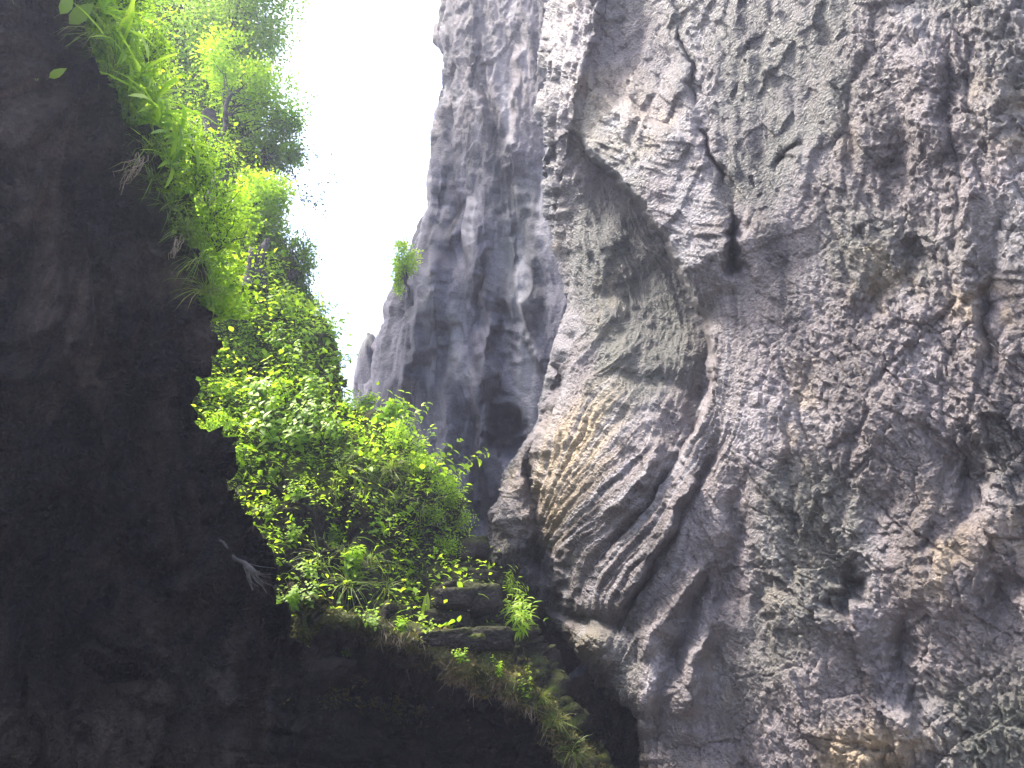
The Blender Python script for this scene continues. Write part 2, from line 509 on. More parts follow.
    # blade: long upright lamellae running to its tip
    bt = (U - lerp1([(-260, 600), (0, 577), (110, 558), (235, 551)], V)) / np.maximum(8, 34 - 0.12 * V)
    def bn(k, a, s_):
        return perlin(np.stack([bt * k, V / a, U * 0 + .5], -1), s_)
    off = off + wBlade * ((0.5 - np.abs(bn(2.2, 500, 51)) * 2) * 0.16 + bn(5, 260, 52) * 0.10 + bn(12, 200, 53) * 0.07 + 0.05 * mid + 0.03 * sml + 0.015 * fin)
    off = off + np.maximum(wTop, wSm) * (0.035 * big + 0.03 * mid + 0.012 * sml + 0.07 * perlin(np.stack([U / 12, V / 70, U * 0], -1), 54) + 0.025 * rid)
    off = off + wScoop * (0.05 * perlin(Q * 2.5, 55))
    nrm = normals(P)
    fade = np.where(S < 0, np.clip(1 + S * 1.2, 0.12, 1), 1)
    P = P + nrm * (off * fade)[..., None] + OUT(P) * (r.o * fade)[..., None]
    oc = 0.42 * sstep(.08, .4, perlin(Q * 1.1 + 50, 69)) * sstep(-.2, .2, perlin(Q * 5 + 3, 70)) * (1 - np.maximum(wSlab, wTop)) + inside([(590, 400), (615, 380), (610, 440), (575, 500), (545, 545), (535, 500), (555, 430)], U, V, 30) * (0.85 + 0.6 * perlin(np.stack([pw * 5, V / 90, U * 0], -1), 61)) \
        + 0.35 * inside([(570, 630), (606, 625), (612, 660), (580, 672)], U, V, 10) + 0.6 * inside([(820, 735), (890, 725), (950, 745), (880, 775), (820, 772)], U, V, 18) + 0.25 * wRub
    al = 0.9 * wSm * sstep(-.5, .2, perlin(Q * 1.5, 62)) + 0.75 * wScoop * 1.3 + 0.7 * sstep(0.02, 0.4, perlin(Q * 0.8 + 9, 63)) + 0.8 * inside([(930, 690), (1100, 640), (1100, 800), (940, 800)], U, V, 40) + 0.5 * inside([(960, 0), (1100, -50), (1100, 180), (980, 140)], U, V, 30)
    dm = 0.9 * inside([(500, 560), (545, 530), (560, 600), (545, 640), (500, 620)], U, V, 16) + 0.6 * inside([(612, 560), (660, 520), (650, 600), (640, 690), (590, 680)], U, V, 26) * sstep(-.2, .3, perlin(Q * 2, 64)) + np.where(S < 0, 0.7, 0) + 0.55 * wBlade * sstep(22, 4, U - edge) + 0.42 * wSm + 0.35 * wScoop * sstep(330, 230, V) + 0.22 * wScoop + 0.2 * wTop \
        + 0.6 * sstep(0.05, 0.35, perlin(Q * np.array([1.8, 1.8, .4]) + 4, 65)) * sstep(-.3, .2, perlin(Q * 0.5 + 2, 71))  # damp streaks; also shade painted in the scoop, top panel and blade edge
    pl_ = 0.55 * wSlab * sstep(-.3, .3, perlin(Q * np.array([2, 2, 5.]), 72)) + 0.2 * wBlade * sstep(-0.15, 0.3, bn(5, 260, 66)) + 0.55 * wF * (1 - wScoop) * sstep(0.0, 0.35, fnoise(9, 120, 67)) + 0.35 * sstep(0.12, 0.45, perlin(Q * 1.3 + 31, 68)) * wC
    return sheet('cliff', P, M_ROCK, dict(ochre=oc, algae=al, damp_shade=dm, pale=pl_, moss=U * 0))

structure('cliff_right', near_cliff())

# ================================================================== FAR BUTTRESS (against the sky)
US = [(-260, 452), (-100, 449), (0, 446), (35, 439), (75, 447), (110, 440), (140, 435), (200, 431), (225, 424), (250, 413), (300, 391), (350, 376), (375, 371), (420, 366), (500, 362), (900, 360)]
def far_cliff():
    vs = np.arange(-230, 880, 1.3)
    s = np.concatenate([-np.linspace(1, 0, 40, endpoint=False) ** 1.3, np.linspace(0, 1, 300)])
    S, V = np.meshgrid(s, vs)
    edge = lerp1(US, V) + perlin(np.stack([V / 24, V * 0, V * 0], -1), 75) * 6 + perlin(np.stack([V / 9, V * 0, V * 0], -1), 76) * 2
    U = np.where(S >= 0, edge + np.maximum(S, 0) * (690 - edge), edge + 70 * np.abs(S) ** 1.2)
    a = (U - 512) / FPX
    b = (384 - V) / FPX
    D = 11.3 / (0.55 * a + 0.72 * (cp - sp * b) + 0.07 * (sp + cp * b))
    D = D + 1.4 * np.exp(-(U - edge) / 14.0) * (S >= 0) + np.where(S < 0, 1.4 + 7 * np.abs(S), 0)
    D = D + 3.5 * sstep(560, 640, U) + 4.0 * sstep(570, 690, V)
    P = at(U, V, D)
    r = Relief(U, V)
    r.bump(507, 428, 16, 26, -1.7, -8, 2.0)
    r.bump(522, 232, 17, 60, -0.45, -12, 1.0)
    r.bump(462, 225, 16, 50, -0.9, 8)
    r.bump(455, 345, 16, 46, -0.8, 24)
    r.bump(500, 330, 12, 40, -0.8, -25)
    r.step([(526, 285), (523, 315), (530, 350), (546, 384)], 0.5, 3, 60, False)
    r.step([(528, 10), (517, 60), (513, 128), (505, 180)], 0.55, 4, 60, False)
    r.step([(480, 0), (476, 90), (492, 118), (505, 135)], 0.4, 4, 30, True)
    for pl, w, h in (([(486, 170), (484, 250), (494, 320), (478, 400), (482, 520)], 11, 0.6), ([(540, 230), (530, 290), (520, 350), (524, 390)], 8, 0.3), ([(440, 250), (424, 320), (404, 400)], 10, 0.5), ([(505, 200), (520, 290), (505, 350), (488, 400)], 6, 0.2),
                     ([(470, 300), (452, 380), (448, 470), (470, 540)], 12, 0.5), ([(448, 60), (452, 160), (440, 240)], 8, -0.4), ([(470, 400), (474, 470), (480, 540)], 8, -0.5), ([(495, 250), (478, 330), (470, 380)], 5, -0.4)):
        r.ridge(pl, w, h)
    Q = P.copy()
    warp = np.stack([perlin(Q * 0.8, 81), perlin(Q * 0.8, 82), perlin(Q * 0.8, 83)], -1) * 0.5
    Qv = (Q + warp * .6) * np.array([1.3, 1.3, 0.16])
    drape = fbm(Qv * 0.9, 4, 84, 0.5, True)
    drape2 = fbm(Qv * np.array([3, 3, 3.]), 3, 184, 0.5, True)
    up = 1 - sstep(110, 180, V)
    Qf = Q * np.array([1, 1, .7]) + warp * 0.3
    mid, em = facets(Qf * 2.2, 85)
    sml, _ = facets(Qf * 6.5, 86)
    fin = fbm(Q * np.array([5, 5, 1.8]), 3, 87)
    off = 0.20 * drape + 0.05 * drape2 + (0.02 + 0.04 * up) * mid + (0.008 + 0.02 * up) * sml + 0.02 * fin
    fade = np.where(S < 0, np.clip(1 + S * 1.2, 0.12, 1), 1)
    P = P + normals(P) * (off * fade)[..., None] + OUT(P) * (r.o * fade)[..., None]
    st = perlin((Q + warp * .4) * np.array([2.2, 2.2, 0.35]), 88)
    dm = 0.55 * sstep(0.05, 0.3, st) + 0.5 * sstep(0.1, .3, perlin((Q + warp) * np.array([.9, .9, .4]) + 7, 89)) + 1.2 * sstep(560, 640, V)  # dark streaks, plus cave shade painted over the foot
    pl_ = 0.8 * sstep(0.05, 0.35, perlin((Q + warp * .4) * np.array([2.0, 2.0, 0.3]) + 20, 90)) * (1 - dm.clip(0, 1))
    al = 0.6 * inside([(500, 180), (540, 190), (545, 330), (520, 330), (500, 260)], U, V, 15)
    return sheet('cliff', P, M_FAR, dict(ochre=0.12 * up + 0 * U, algae=al, damp_shade=dm, pale=pl_, moss=U * 0))

structure('cliff_far', far_cliff())

# ================================================================== LEFT CLIFF (dark, in shade)
UE = [(-260, 40), (-100, 52), (0, 72), (40, 92), (90, 112), (130, 131), (190, 152), (240, 177), (290, 201), (340, 207), (372, 200), (400, 194), (440, 206), (500, 217), (545, 252), (590, 263), (640, 268), (700, 262), (760, 258), (960, 250)]
def left_cliff():
    vs = np.arange(-170, 950, 2.2)
    s = np.concatenate([np.linspace(0, 1, 260), 1 + np.linspace(0, 1, 50)[1:] ** 1.3])
    S, V = np.meshgrid(s, vs)
    edge = lerp1(UE, V) + perlin(np.stack([V / 18, V * 0, V * 0], -1), 95) * 11 + perlin(np.stack([V / 6, V * 0, V * 0], -1), 96) * 4
    U = np.where(S <= 1, -420 + S * (edge + 420), edge - 90 * np.maximum(S - 1, 0) ** 1.2)
    a = (U - 512) / FPX
    b = (384 - V) / FPX
    # overhanging wall on the left
    D = 6.4 / (-0.42 * a + 0.80 * (cp - sp * b) + 0.16 * (sp + cp * b))
    D = D + 0.6 * np.exp(-np.abs(edge - U) / 14.0) * (S <= 1) + np.where(S > 1, 0.6 + 4.5 * (S - 1), 0)
    # the foot comes forward in a low brown shelf
    foot = sstep(600, 760, V) * (1 - sstep(1, 1.2, S))
    D = D - 0.5 * foot
    P = at(U, V, D)
    Q = P * np.array([1, 1, .7])
    warp = np.stack([perlin(Q * 1.1, 97), perlin(Q * 1.1, 98), perlin(Q * 1.1, 99)], -1) * 0.5
    f1, e1 = facets((Q + warp) * 1.1, 100)
    f2, e2 = facets((Q + warp) * 3.3, 101)
    f3, _ = facets(Q * 9, 102)
    off = 0.26 * f1 + 0.14 * f2 + 0.05 * f3 + 0.25 * fbm(Q * 0.7, 3, 103) + 0.08 * fbm(Q * 2, 3, 104, .5, True)
    fade = np.where(S > 1, np.clip(1 - (S - 1) * 0.8, 0.2, 1), 1)
    P = P + normals(P) * (off * fade)[..., None]
    pale = 0.30 * sstep(0.1, 0.4, perlin(Q * 1.3 + 3, 105)) + 0.35 * foot * sstep(-.1, .3, perlin(Q * 2 + 8, 106))
    rim = np.exp(-np.abs(edge - U) / 18) * (V < 300)
    return sheet('cliff', P, M_DARK, dict(ochre=0.06 * foot, algae=0 * U, damp_shade=0 * U, pale=pale * 0.12, moss=0.6 * rim))

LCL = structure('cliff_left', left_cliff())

# ================================================================== GREEN BANK with its rock ledge
UB = [(-260, 235), (0, 250), (100, 258), (200, 266), (250, 280), (320, 312), (345, 324), (375, 334), (405, 346), (416, 358), (426, 388), (440, 410), (480, 438), (510, 449), (540, 462), (560, 482), (590, 512), (620, 530), (660, 544), (690, 560), (720, 577), (768, 600), (960, 660)]
RIM = [(200, 612), (262, 610), (320, 616), (370, 626), (420, 642), (450, 660), (480, 668), (515, 684), (540, 702), (560, 735), (585, 775), (640, 900)]
def bank():
    vs = np.arange(-230, 930, 1.7)
    s = np.concatenate([np.linspace(0, 1, 260), 1 + np.linspace(0, 1, 40)[1:] ** 1.3])
    S, V = np.meshgrid(s, vs)
    edge = lerp1(UB, V) + perlin(np.stack([V / 14, V * 0, V * 0], -1), 110) * 9 + perlin(np.stack([V / 5, V * 0, V * 0], -1), 111) * 3
    left = lerp1(UE, V) - 130
    U = np.where(S <= 1, left + S * (edge - left), edge - 60 * np.maximum(S - 1, 0) ** 1.2)
    D0 = lerp1([(-260, 25), (0, 19.5), (150, 16.5), (300, 13.6), (400, 12.0), (480, 11.0), (560, 10.2), (620, 9.6), (700, 9.1), (800, 8.6), (960, 8.2)], V)
    D0 = D0 + 0.0035 * (300 - U) * sstep(300, 600, V) + 0.006 * (U - 330) * sstep(450, 560, V)
    D = D0 + 0.7 * np.exp(-np.abs(edge - U) / 14.0) * (S <= 1) + np.where(S > 1, 0.7 + 5 * (S - 1), 0)
    d, sd, al = pline(RIM, U + 8 * perlin(np.stack([U / 22, V / 22, U * 0], -1), 112), V + 8 * perlin(np.stack([U / 22, V / 22, U * 0], -1), 113))
    x = d * sd                                   # + below the rim
    inr = sstep(250, 300, U)
    D = D - 0.75 * np.exp(-np.maximum(-x, 0) / 26) * np.where(x < 0, 1, 1) * inr * np.exp(-np.maximum(x, 0) / 14)
    D = D + 3.2 * sstep(8, 40, x) * sstep(545, 585, U) + 1.9 * sstep(4, 40, x) * sstep(300, 400, U) + 0.35 * sstep(4, 40, x) * (1 - sstep(300, 400, U))
    P = at(U, V, D)
    r = Relief(U, V)
    r.bump(336, 520, 14, 16, -0.8)
    r.bump(300, 600, 40, 14, -0.3)
    r.bump(255, 370, 30, 20, -0.5)
    r.bump(420, 560, 20, 30, -0.3)
    Q = P.copy()
    warp = np.stack([perlin(Q * 1.3, 114), perlin(Q * 1.3, 115), perlin(Q * 1.3, 116)], -1) * 0.35
    Qh = (Q + warp) * np.array([.7, .7, 1.6])
    f1, e1 = facets(Qh * 1.3, 117)
    f2, e2 = facets(Qh * 3.6, 118)
    f3, _ = facets(Q * 10, 119)
    off = r.o + (0.16 + .12 * sstep(480, 620, V)) * (1 - .7 * np.exp(-(x / 24) ** 2)) * f1 + (0.10 - .04 * np.exp(-(x / 24) ** 2)) * f2 + 0.03 * f3 + 0.3 * fbm(Q * .8, 3, 120) - 0.10 * np.exp(-e1 / .05) - .05 * np.exp(-e2 / .06)
    # level beds in the ledge face
    psi = P[..., 2] * 4.2 + 0.8 * perlin(Q * 1.1, 121)
    kf = np.floor(psi)
    l1 = comps(h32(kf, kf * 0, kf * 0, 122))[0]
    l2 = comps(h32(kf + 1, kf * 0, kf * 0, 122))[0]
    ft = sstep(.7, 1, psi - kf)
    off = off + 0.10 * (l1 * (1 - ft) + l2 * ft) * sstep(520, 600, V) * (1 - 0.9 * np.exp(-(x / 22) ** 2))
    fade = np.where(S > 1, np.clip(1 - (S - 1) * 0.8, 0.2, 1), 1)
    P = P + normals(P) * (off * fade)[..., None]
    up = normals(P)[..., 2]
    rimm = np.exp(-(x / 13) ** 2) * inr
    moss = np.clip(0.95 * rimm + 0.8 * sstep(.15, .55, up) * (x < 6) + 0.9 * (V < 480) * (x < 0), 0, 1) * (0.65 + 0.7 * perlin(Q * 3, 123))
    oc = 0.55 * rimm * sstep(-.1, .3, perlin(Q * 2.4 + 5, 124)) * sstep(380, 430, U)
    green = np.clip(sstep(-4, -30, x) * sstep(620, 440, V + 0.0 * U), 0, 1)
    me = sheet('cliff', P, M_LEDGE, dict(ochre=oc, algae=U * 0, damp_shade=np.maximum(0.55 * sstep(10, 60, x) * sstep(300, 420, U), sstep(8, 30, x) * sstep(540, 570, U), 0.8 * sstep(500, 540, U) * sstep(590, 640, V)), pale=0.35 * sstep(.1, .4, perlin(Q * 1.7, 125)) * (x > 0) * (1 - sstep(300, 400, U)), moss=moss))  # dark tone below the rim and at its right end is painted cave shade
    return me, P, U, V, x
me_b, BP, BU, BV, BX = bank()
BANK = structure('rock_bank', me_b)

# ================================================================== the rest of the gorge (unseen walls added behind the viewer to shape the light) and its floor
def gorge_rest():
    pts = np.array([(-7.5, 7.5), (-6.2, 3), (-5.2, -1), (-4, -5), (0, -8), (5, -7.5), (7.5, -4), (7.8, 0), (7.0, 3.2)], float)
    t = np.linspace(0, 1, len(pts))
    tt = np.linspace(0, 1, 160)
    x, y = np.interp(tt, t, pts[:, 0]), np.interp(tt, t, pts[:, 1])
    z = np.linspace(-0.5, 3.2, 40)
    X, Z = np.meshgrid(x, z)
    Y, _ = np.meshgrid(y, z)
    k = 1 - 0.028 * np.maximum(Z, 0)              # leaning in
    P = np.stack([X * k, Y * k, Z], -1)
    f, _ = facets(P * .9, 130)
    g, _ = facets(P * 2.5, 131)
    n = np.stack([-X, -Y, X * 0], -1)
    n /= np.linalg.norm(n, axis=-1, keepdims=True)
    P = P + n * (0.5 * f + 0.2 * g)[..., None]
    z0 = X * 0
    return sheet('cliff', P, M_GRAVEL, dict(ochre=z0, algae=z0, damp_shade=z0, pale=z0, moss=z0))  # unseen wall, kept pale to bounce light onto the right cliff
structure('added_cliff_behind', gorge_rest())

def floor_mesh():
    g = np.sign(np.linspace(-1, 1, 161)) * np.abs(np.linspace(-1, 1, 161)) ** 2.2 * 60
    X, Y = np.meshgrid(g, g)
    P0 = np.stack([X, Y, X * 0], -1)
    near = np.exp(-(np.hypot(X, Y) / 40) ** 2)
    P0[..., 2] = 0.12 * fbm(P0 * .8, 3, 140) * near - 0.05
    z0 = X * 0
    return sheet('ground', P0, M_GRAVEL, dict(ochre=z0, algae=z0, damp_shade=z0, pale=z0, moss=z0))
structure('ground', floor_mesh())

# ================================================================== PLANTS
def leaf_mat(name, stops, trans=0.45, rough=0.45, tcol=(0.30, 0.42, 0.05)):
    m, nt, b = mat(name)
    a = N(nt, 'ShaderNodeAttribute', attribute_name='hue')
    oi = N(nt, 'ShaderNodeObjectInfo')
    f = math_n(nt, 'ADD', a.outputs['Fac'], math_n(nt, 'MULTIPLY', math_n(nt, 'SUBTRACT', oi.outputs['Random'], 0.5), 0.25))
    col = ramp(nt, f, stops)
    nt.links.new(col, b.inputs['Base Color'])
    b.inputs['Roughness'].default_value = rough
    b.inputs['Specular IOR Level'].default_value = 0.35
    tr = N(nt, 'ShaderNodeBsdfTranslucent')
    tm = mixc(nt, 1.0, ramp(nt, f, [(p, tuple(min(1, x * 2.2) for x in c)) for p, c in stops]), (1.0, 1.0, 0.75), 'MULTIPLY')
    nt.links.new(tm, tr.inputs[0])
    mx = N(nt, 'ShaderNodeMixShader')
    mx.inputs[0].default_value = trans
    nt.links.new(b.outputs[0], mx.inputs[1])
    nt.links.new(tr.outputs[0], mx.inputs[2])
    out = [n for n in nt.nodes if n.type == 'OUTPUT_MATERIAL'][0]
    nt.links.new(mx.outputs[0], out.inputs[0])
    return m
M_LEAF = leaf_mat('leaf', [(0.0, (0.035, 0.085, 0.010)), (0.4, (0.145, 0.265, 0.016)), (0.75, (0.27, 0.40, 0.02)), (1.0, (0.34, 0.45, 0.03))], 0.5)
M_GRASS = leaf_mat('grass blade', [(0.0, (0.05, 0.10, 0.014)), (0.5, (0.14, 0.21, 0.02)), (0.85, (0.22, 0.26, 0.035)), (1.0, (0.27, 0.24, 0.08))], 0.45)
M_TREE = leaf_mat('tree leaf', [(0.0, (0.02, 0.055, 0.02)), (0.45, (0.07, 0.15, 0.03)), (0.8, (0.15, 0.25, 0.035)), (1.0, (0.2, 0.28, 0.04))])
M_MOSS = leaf_mat('moss', [(0.0, (0.03, 0.035, 0.008)), (0.5, (0.085, 0.085, 0.015)), (1.0, (0.17, 0.13, 0.045))], 0.2, 0.8)
M_DRY = leaf_mat('dry fibre', [(0.0, (0.10, 0.075, 0.045)), (1.0, (0.30, 0.24, 0.16))], 0.15, 0.8)
def bark_mat():
    m, nt, b = mat('bark')
    geo = N(nt, 'ShaderNodeNewGeometry')
    n1 = N(nt, 'ShaderNodeTexNoise', i_Scale=9.0, i_Detail=7.0)
    nt.links.new(geo.outputs['Position'], n1.inputs['Vector'])
    nt.links.new(ramp(nt, n1.outputs[0], [(0.3, (0.02, 0.018, 0.016)), (0.55, (0.055, 0.047, 0.04)), (0.75, (0.11, 0.10, 0.085))]), b.inputs['Base Color'])
    b.inputs['Roughness'].default_value = 0.85
    bp = N(nt, 'ShaderNodeBump', i_Strength=0.8, i_Distance=0.03)
    nt.links.new(n1.outputs[0], bp.inputs['Height'])
    nt.links.new(bp.outputs[0], b.inputs['Normal'])
    return m
M_BARK = bark_mat()
def stem_mat():
    m, nt, b = mat('green stem')
    n1 = N(nt, 'ShaderNodeTexNoise', i_Scale=30.0)
    nt.links.new(ramp(nt, n1.outputs[0], [(0.3, (0.05, 0.08, 0.02)), (0.7, (0.10, 0.11, 0.035))]), b.inputs['Base Color'])
    b.inputs['Roughness'].default_value = 0.6
    return m
M_STEM = stem_mat()

def unit(a):
    return a / (np.linalg.norm(a, axis=-1, keepdims=True) + 1e-9)

PROF = {'ovate': ([0, .18, .42, .72, 1], [.06, .78, 1, .62, .02]), 'strap': ([0, .2, .45, .7, .88, 1], [.45, .85, 1, .9, .6, .04]), 'lance': ([0, .3, .65, 1], [.15, 1, .8, .03]), 'blade': ([0, .35, .7, 1], [.8, 1, .7, .05])}

class Leaves:
    """collects leaves; one array-built mesh comes out"""
    def __init__(s):
        s.v, s.f, s.h, s.n = [], [], [], 0
    def add(s, base, d, up, L, W, bend=0.3, shape='ovate', fold=0.18, hue=0.5, wave=0.0):
        base = np.atleast_2d(base).astype(float)
        n = len(base)
        d = unit(np.broadcast_to(np.asarray(d, float), (n, 3)))
        up = np.broadcast_to(np.asarray(up, float), (n, 3))
        side = unit(np.cross(d, up))
        nn = np.cross(side, d)
        L, W, bend, hue = [np.broadcast_to(np.asarray(x, float), (n,)) for x in (L, W, bend, hue)]
        t, w = np.array(PROF[shape][0]), np.array(PROF[shape][1])
        k = len(t)
        # the rib bends along an arc of total angle 'bend'
        ang = bend[:, None] * t[None]
        seg = np.diff(t)
        y = np.concatenate([np.zeros((n, 1)), np.cumsum(np.cos(ang[:, 1:]) * seg, 1)], 1) * L[:, None]
        z = np.concatenate([np.zeros((n, 1)), np.cumsum(-np.sin(ang[:, 1:]) * seg, 1)], 1) * L[:, None]
        hw = 0.5 * w[None] * W[:, None]
        rib = base[:, None] + d[:, None] * y[..., None] + nn[:, None] * z[..., None]
        lift = hw * fold * 2
        lf = rib - side[:, None] * hw[..., None] + nn[:, None] * lift[..., None]
        rt = rib + side[:, None] * hw[..., None] + nn[:, None] * lift[..., None]
        V = np.stack([lf, rib, rt], 2).reshape(n, k * 3, 3)
        i = np.arange(k - 1)[:, None] * 3
        q = np.concatenate([i + [0, 3, 4, 1], i + [1, 4, 5, 2]], 0)
        F = (q[None] + (np.arange(n) * k * 3)[:, None, None] + s.n).reshape(-1, 4)
        s.v.append(V.reshape(-1, 3)); s.f.append(F); s.h.append(np.repeat(hue, k * 3)); s.n += n * k * 3
    def small(s, base, d, up, L, W, hue):
        """four-point leaflets folded along the rib"""
        n = len(base)
        d = unit(d)
        side = unit(np.cross(d, up))
        nn = np.cross(side, d)
        L, W, hue = [np.broadcast_to(np.asarray(x, float), (n,)) for x in (L, W, hue)]
        m = base + d * (0.45 * L)[:, None]
        a = m - side * (W / 2)[:, None] + nn * (W * .15)[:, None]
        b = m + side * (W / 2)[:, None] + nn * (W * .15)[:, None]
        tip = base + d * L[:, None] - nn * (L * .12)[:, None]
        V = np.stack([base, b, tip, a], 1)
        F = np.arange(4 * n).reshape(n, 4) + s.n
        s.v.append(V.reshape(-1, 3)); s.f.append(F); s.h.append(np.repeat(hue, 4)); s.n += 4 * n
    def mesh(s, name, m):
        return mesh_from(name, np.concatenate(s.v), np.concatenate(s.f), m, True, {'hue': np.concatenate(s.h)})

class Tubes:
    def __init__(s):
        s.v, s.f, s.h, s.n = [], [], [], 0
    def add(s, pts, r0, r1, k=6, rough=0.0):
        pts = np.asarray(pts, float)
        n = len(pts)
        T = unit(np.gradient(pts, axis=0))
        ref = np.array([0.31, 0.2, 0.93]) if abs(T[:, 2]).mean() < .8 else np.array([1., 0.1, 0])
        A = unit(np.cross(T, ref))
        B = np.cross(T, A)
        r = np.linspace(r0, r1, n)
        th = np.arange(k) / k * 2 * math.pi
        ring = A[:, None] * np.cos(th)[None, :, None] + B[:, None] * np.sin(th)[None, :, None]
        rr = np.repeat(r[:, None], k, 1)
        if rough:
            rr = rr * (1 + rough * rng.uniform(-1, 1, (n, k)))
        V = pts[:, None] + ring * rr[..., None]
        i = np.arange(n * k).reshape(n, k)
        F = np.stack([i[:-1], np.roll(i, -1, 1)[:-1], np.roll(i, -1, 1)[1:], i[1:]], -1).reshape(-1, 4) + s.n
        s.v.append(V.reshape(-1, 3)); s.f.append(F); s.h.append(np.repeat(rng.uniform(0, 1), n * k)); s.n += n * k
    def mesh(s, name, m):
        return mesh_from(name, np.concatenate(s.v), np.concatenate(s.f), m, True, {'hue': np.concatenate(s.h)})

def curve(a, b, sag=0.0, n=8, wob=0.0):
    t = np.linspace(0, 1, n)[:, None]
    a, b = np.asarray(a, float), np.asarray(b, float)
    p = a + (b - a) * t
    p[:, 2] += sag * 4 * (t * (1 - t))[:, 0]
    if wob:
        w = np.cumsum(rng.normal(0, wob, (n, 3)), 0)
        w -= w[0] + (w[-1] - w[0]) * t
        p += w
    return p

def rdir(n, zmin=-1.0, zmax=1.0):
    z = rng.uniform(zmin, zmax, n)
    a = rng.uniform(0, 2 * math.pi, n)
    r = np.sqrt(np.maximum(0, 1 - z * z))
    return np.stack([r * np.cos(a), r * np.sin(a), z], -1)

# ---- where things stand: look along a sight line of the photo onto the built rock
bpy.context.view_layer.update()
def ground_at(u, v, obj):
    d = Vector(at(u, v, 1.0) - CAM).normalized()
    ok, loc, nor, _ = obj.ray_cast(Vector(CAM), d)
    if not ok:
        return None, None
    if nor.dot(d) > 0:
        nor = -nor
    return np.array(loc), np.array(nor)

def tag(o, label, cat, group=None):
    o['label'], o['category'] = label, cat
    if group:
        o['group'] = group
    return o

def thing(name, label, cat, loc=(0, 0, 0), group=None):
    o = bpy.data.objects.new(name, None)
    COL.objects.link(o)
    o.location = loc
    o.empty_display_size = 0.1
    return tag(o, label, cat, group)

def copy_of(src):
    c = src.copy(); COL.objects.link(c)
    for ch in src.children:
        d = ch.copy(); COL.objects.link(d); d.parent = c
        for g in ch.children:
            e = g.copy(); COL.objects.link(e); e.parent = d
    return c

# ---- kinds of plant (z up, growing from the origin)
def strap_fern(n, L, seed, spread=1.0):
    l = Leaves()
    a = rng.uniform(0, 2 * math.pi, n)
    el = rng.uniform(0.45, 1.35, n)
    d = np.stack([np.cos(a) * np.cos(el) * spread, np.sin(a) * np.cos(el) * spread, np.sin(el)], -1)
    ln = L * rng.uniform(0.55, 1.1, n)
    l.add(rng.normal(0, 0.02, (n, 3)), d, np.array([0, 0, 1.0]) + d * 0.1 + rng.normal(0, .05, (n, 3)), ln, ln * rng.uniform(.055, .09, n), rng.uniform(.6, 1.7, n), 'strap', 0.22, rng.uniform(.35, 1.0, n))
    return l.mesh('fern_fronds', M_LEAF)

def grass_tuft(n, L, hang=1.0):
    l = Leaves()
    a = rng.uniform(0, 2 * math.pi, n)
    el = rng.uniform(0.5, 1.5, n)
    d = np.stack([np.cos(a) * np.cos(el), np.sin(a) * np.cos(el), np.sin(el)], -1)
    ln = L * rng.uniform(0.45, 1.15, n)
    l.add(rng.normal(0, 0.025, (n, 3)), d, np.array([0, 0, 1.0]) + rng.normal(0, .15, (n, 3)), ln, rng.uniform(.006, .013, n), rng.uniform(.8, 2.4, n) * hang, 'blade', 0.2, rng.uniform(.15, 1.0, n) ** 1.2)
    return l.mesh('grass_blades', M_GRASS)

def leafy(nst, H, LL, wide=0.62, lo=0.2):
    """stems with paired broad leaves, drooping at the tip"""
    l, t = Leaves(), Tubes()
    for k in range(nst):
        a = rng.uniform(0, 2 * math.pi)
        lean = rng.uniform(0.1, 0.6)
        h = H * rng.uniform(.6, 1.1)
        b = np.array([rng.normal(0, .05), rng.normal(0, .05), 0])
        tip = b + h * np.array([math.cos(a) * math.sin(lean), math.sin(a) * math.sin(lean), math.cos(lean)])
        pts = curve(b, tip, 0.06 * h, 9, 0.012)
        t.add(pts, 0.006, 0.0025, 5)
        m = rng.integers(6, 10)
        for j in range(m):
            f = lo + (1 - lo) * j / (m - 1)
            p = pts[min(8, int(f * 8))]
            aa = j * 1.57 + a
            for sgn in (0, math.pi):
                d = np.array([math.cos(aa + sgn), math.sin(aa + sgn), rng.uniform(-.1, .5)])
                s_ = LL * rng.uniform(.65, 1.15) * (1.1 - .45 * f)
                l.add(p + d * .01, d, [0, 0, 1], s_, s_ * wide * rng.uniform(.85, 1.1), rng.uniform(.2, 1.1), 'ovate', .15, np.clip(rng.normal(.45 + .25 * f, .1), 0, 1))
    return l.mesh('foliage', M_LEAF), t.mesh('stems', M_STEM)

def shrub(n, Rr, LL, H):
    l, t = Leaves(), Tubes()
    for k in range(9):
        d = rdir(1, .1, 1)[0]
        e = d * Rr * rng.uniform(.6, .95) + np.array([0, 0, H * .35])
        pts = curve((0, 0, 0), e, .05, 7, .03)
        t.add(pts, .012, .004, 5)
        m = n // 9
        c = pts[rng.integers(2, 7, m)] + rng.normal(0, Rr * .24, (m, 3)) * np.array([1, 1, .8])
        l.small(c, unit(c - np.array([0, 0, -.2]) + rng.normal(0, .3, (m, 3))) * .6 + rdir(m) * .5, np.array([0, 0, 1.0]) + rng.normal(0, .35, (m, 3)), LL * rng.uniform(.6, 1.2, m), LL * .6 * rng.uniform(.7, 1.2, m), np.clip(rng.normal(.55, .25, m), 0, 1))
    return l.mesh('foliage', M_LEAF), t.mesh('twigs', M_BARK)

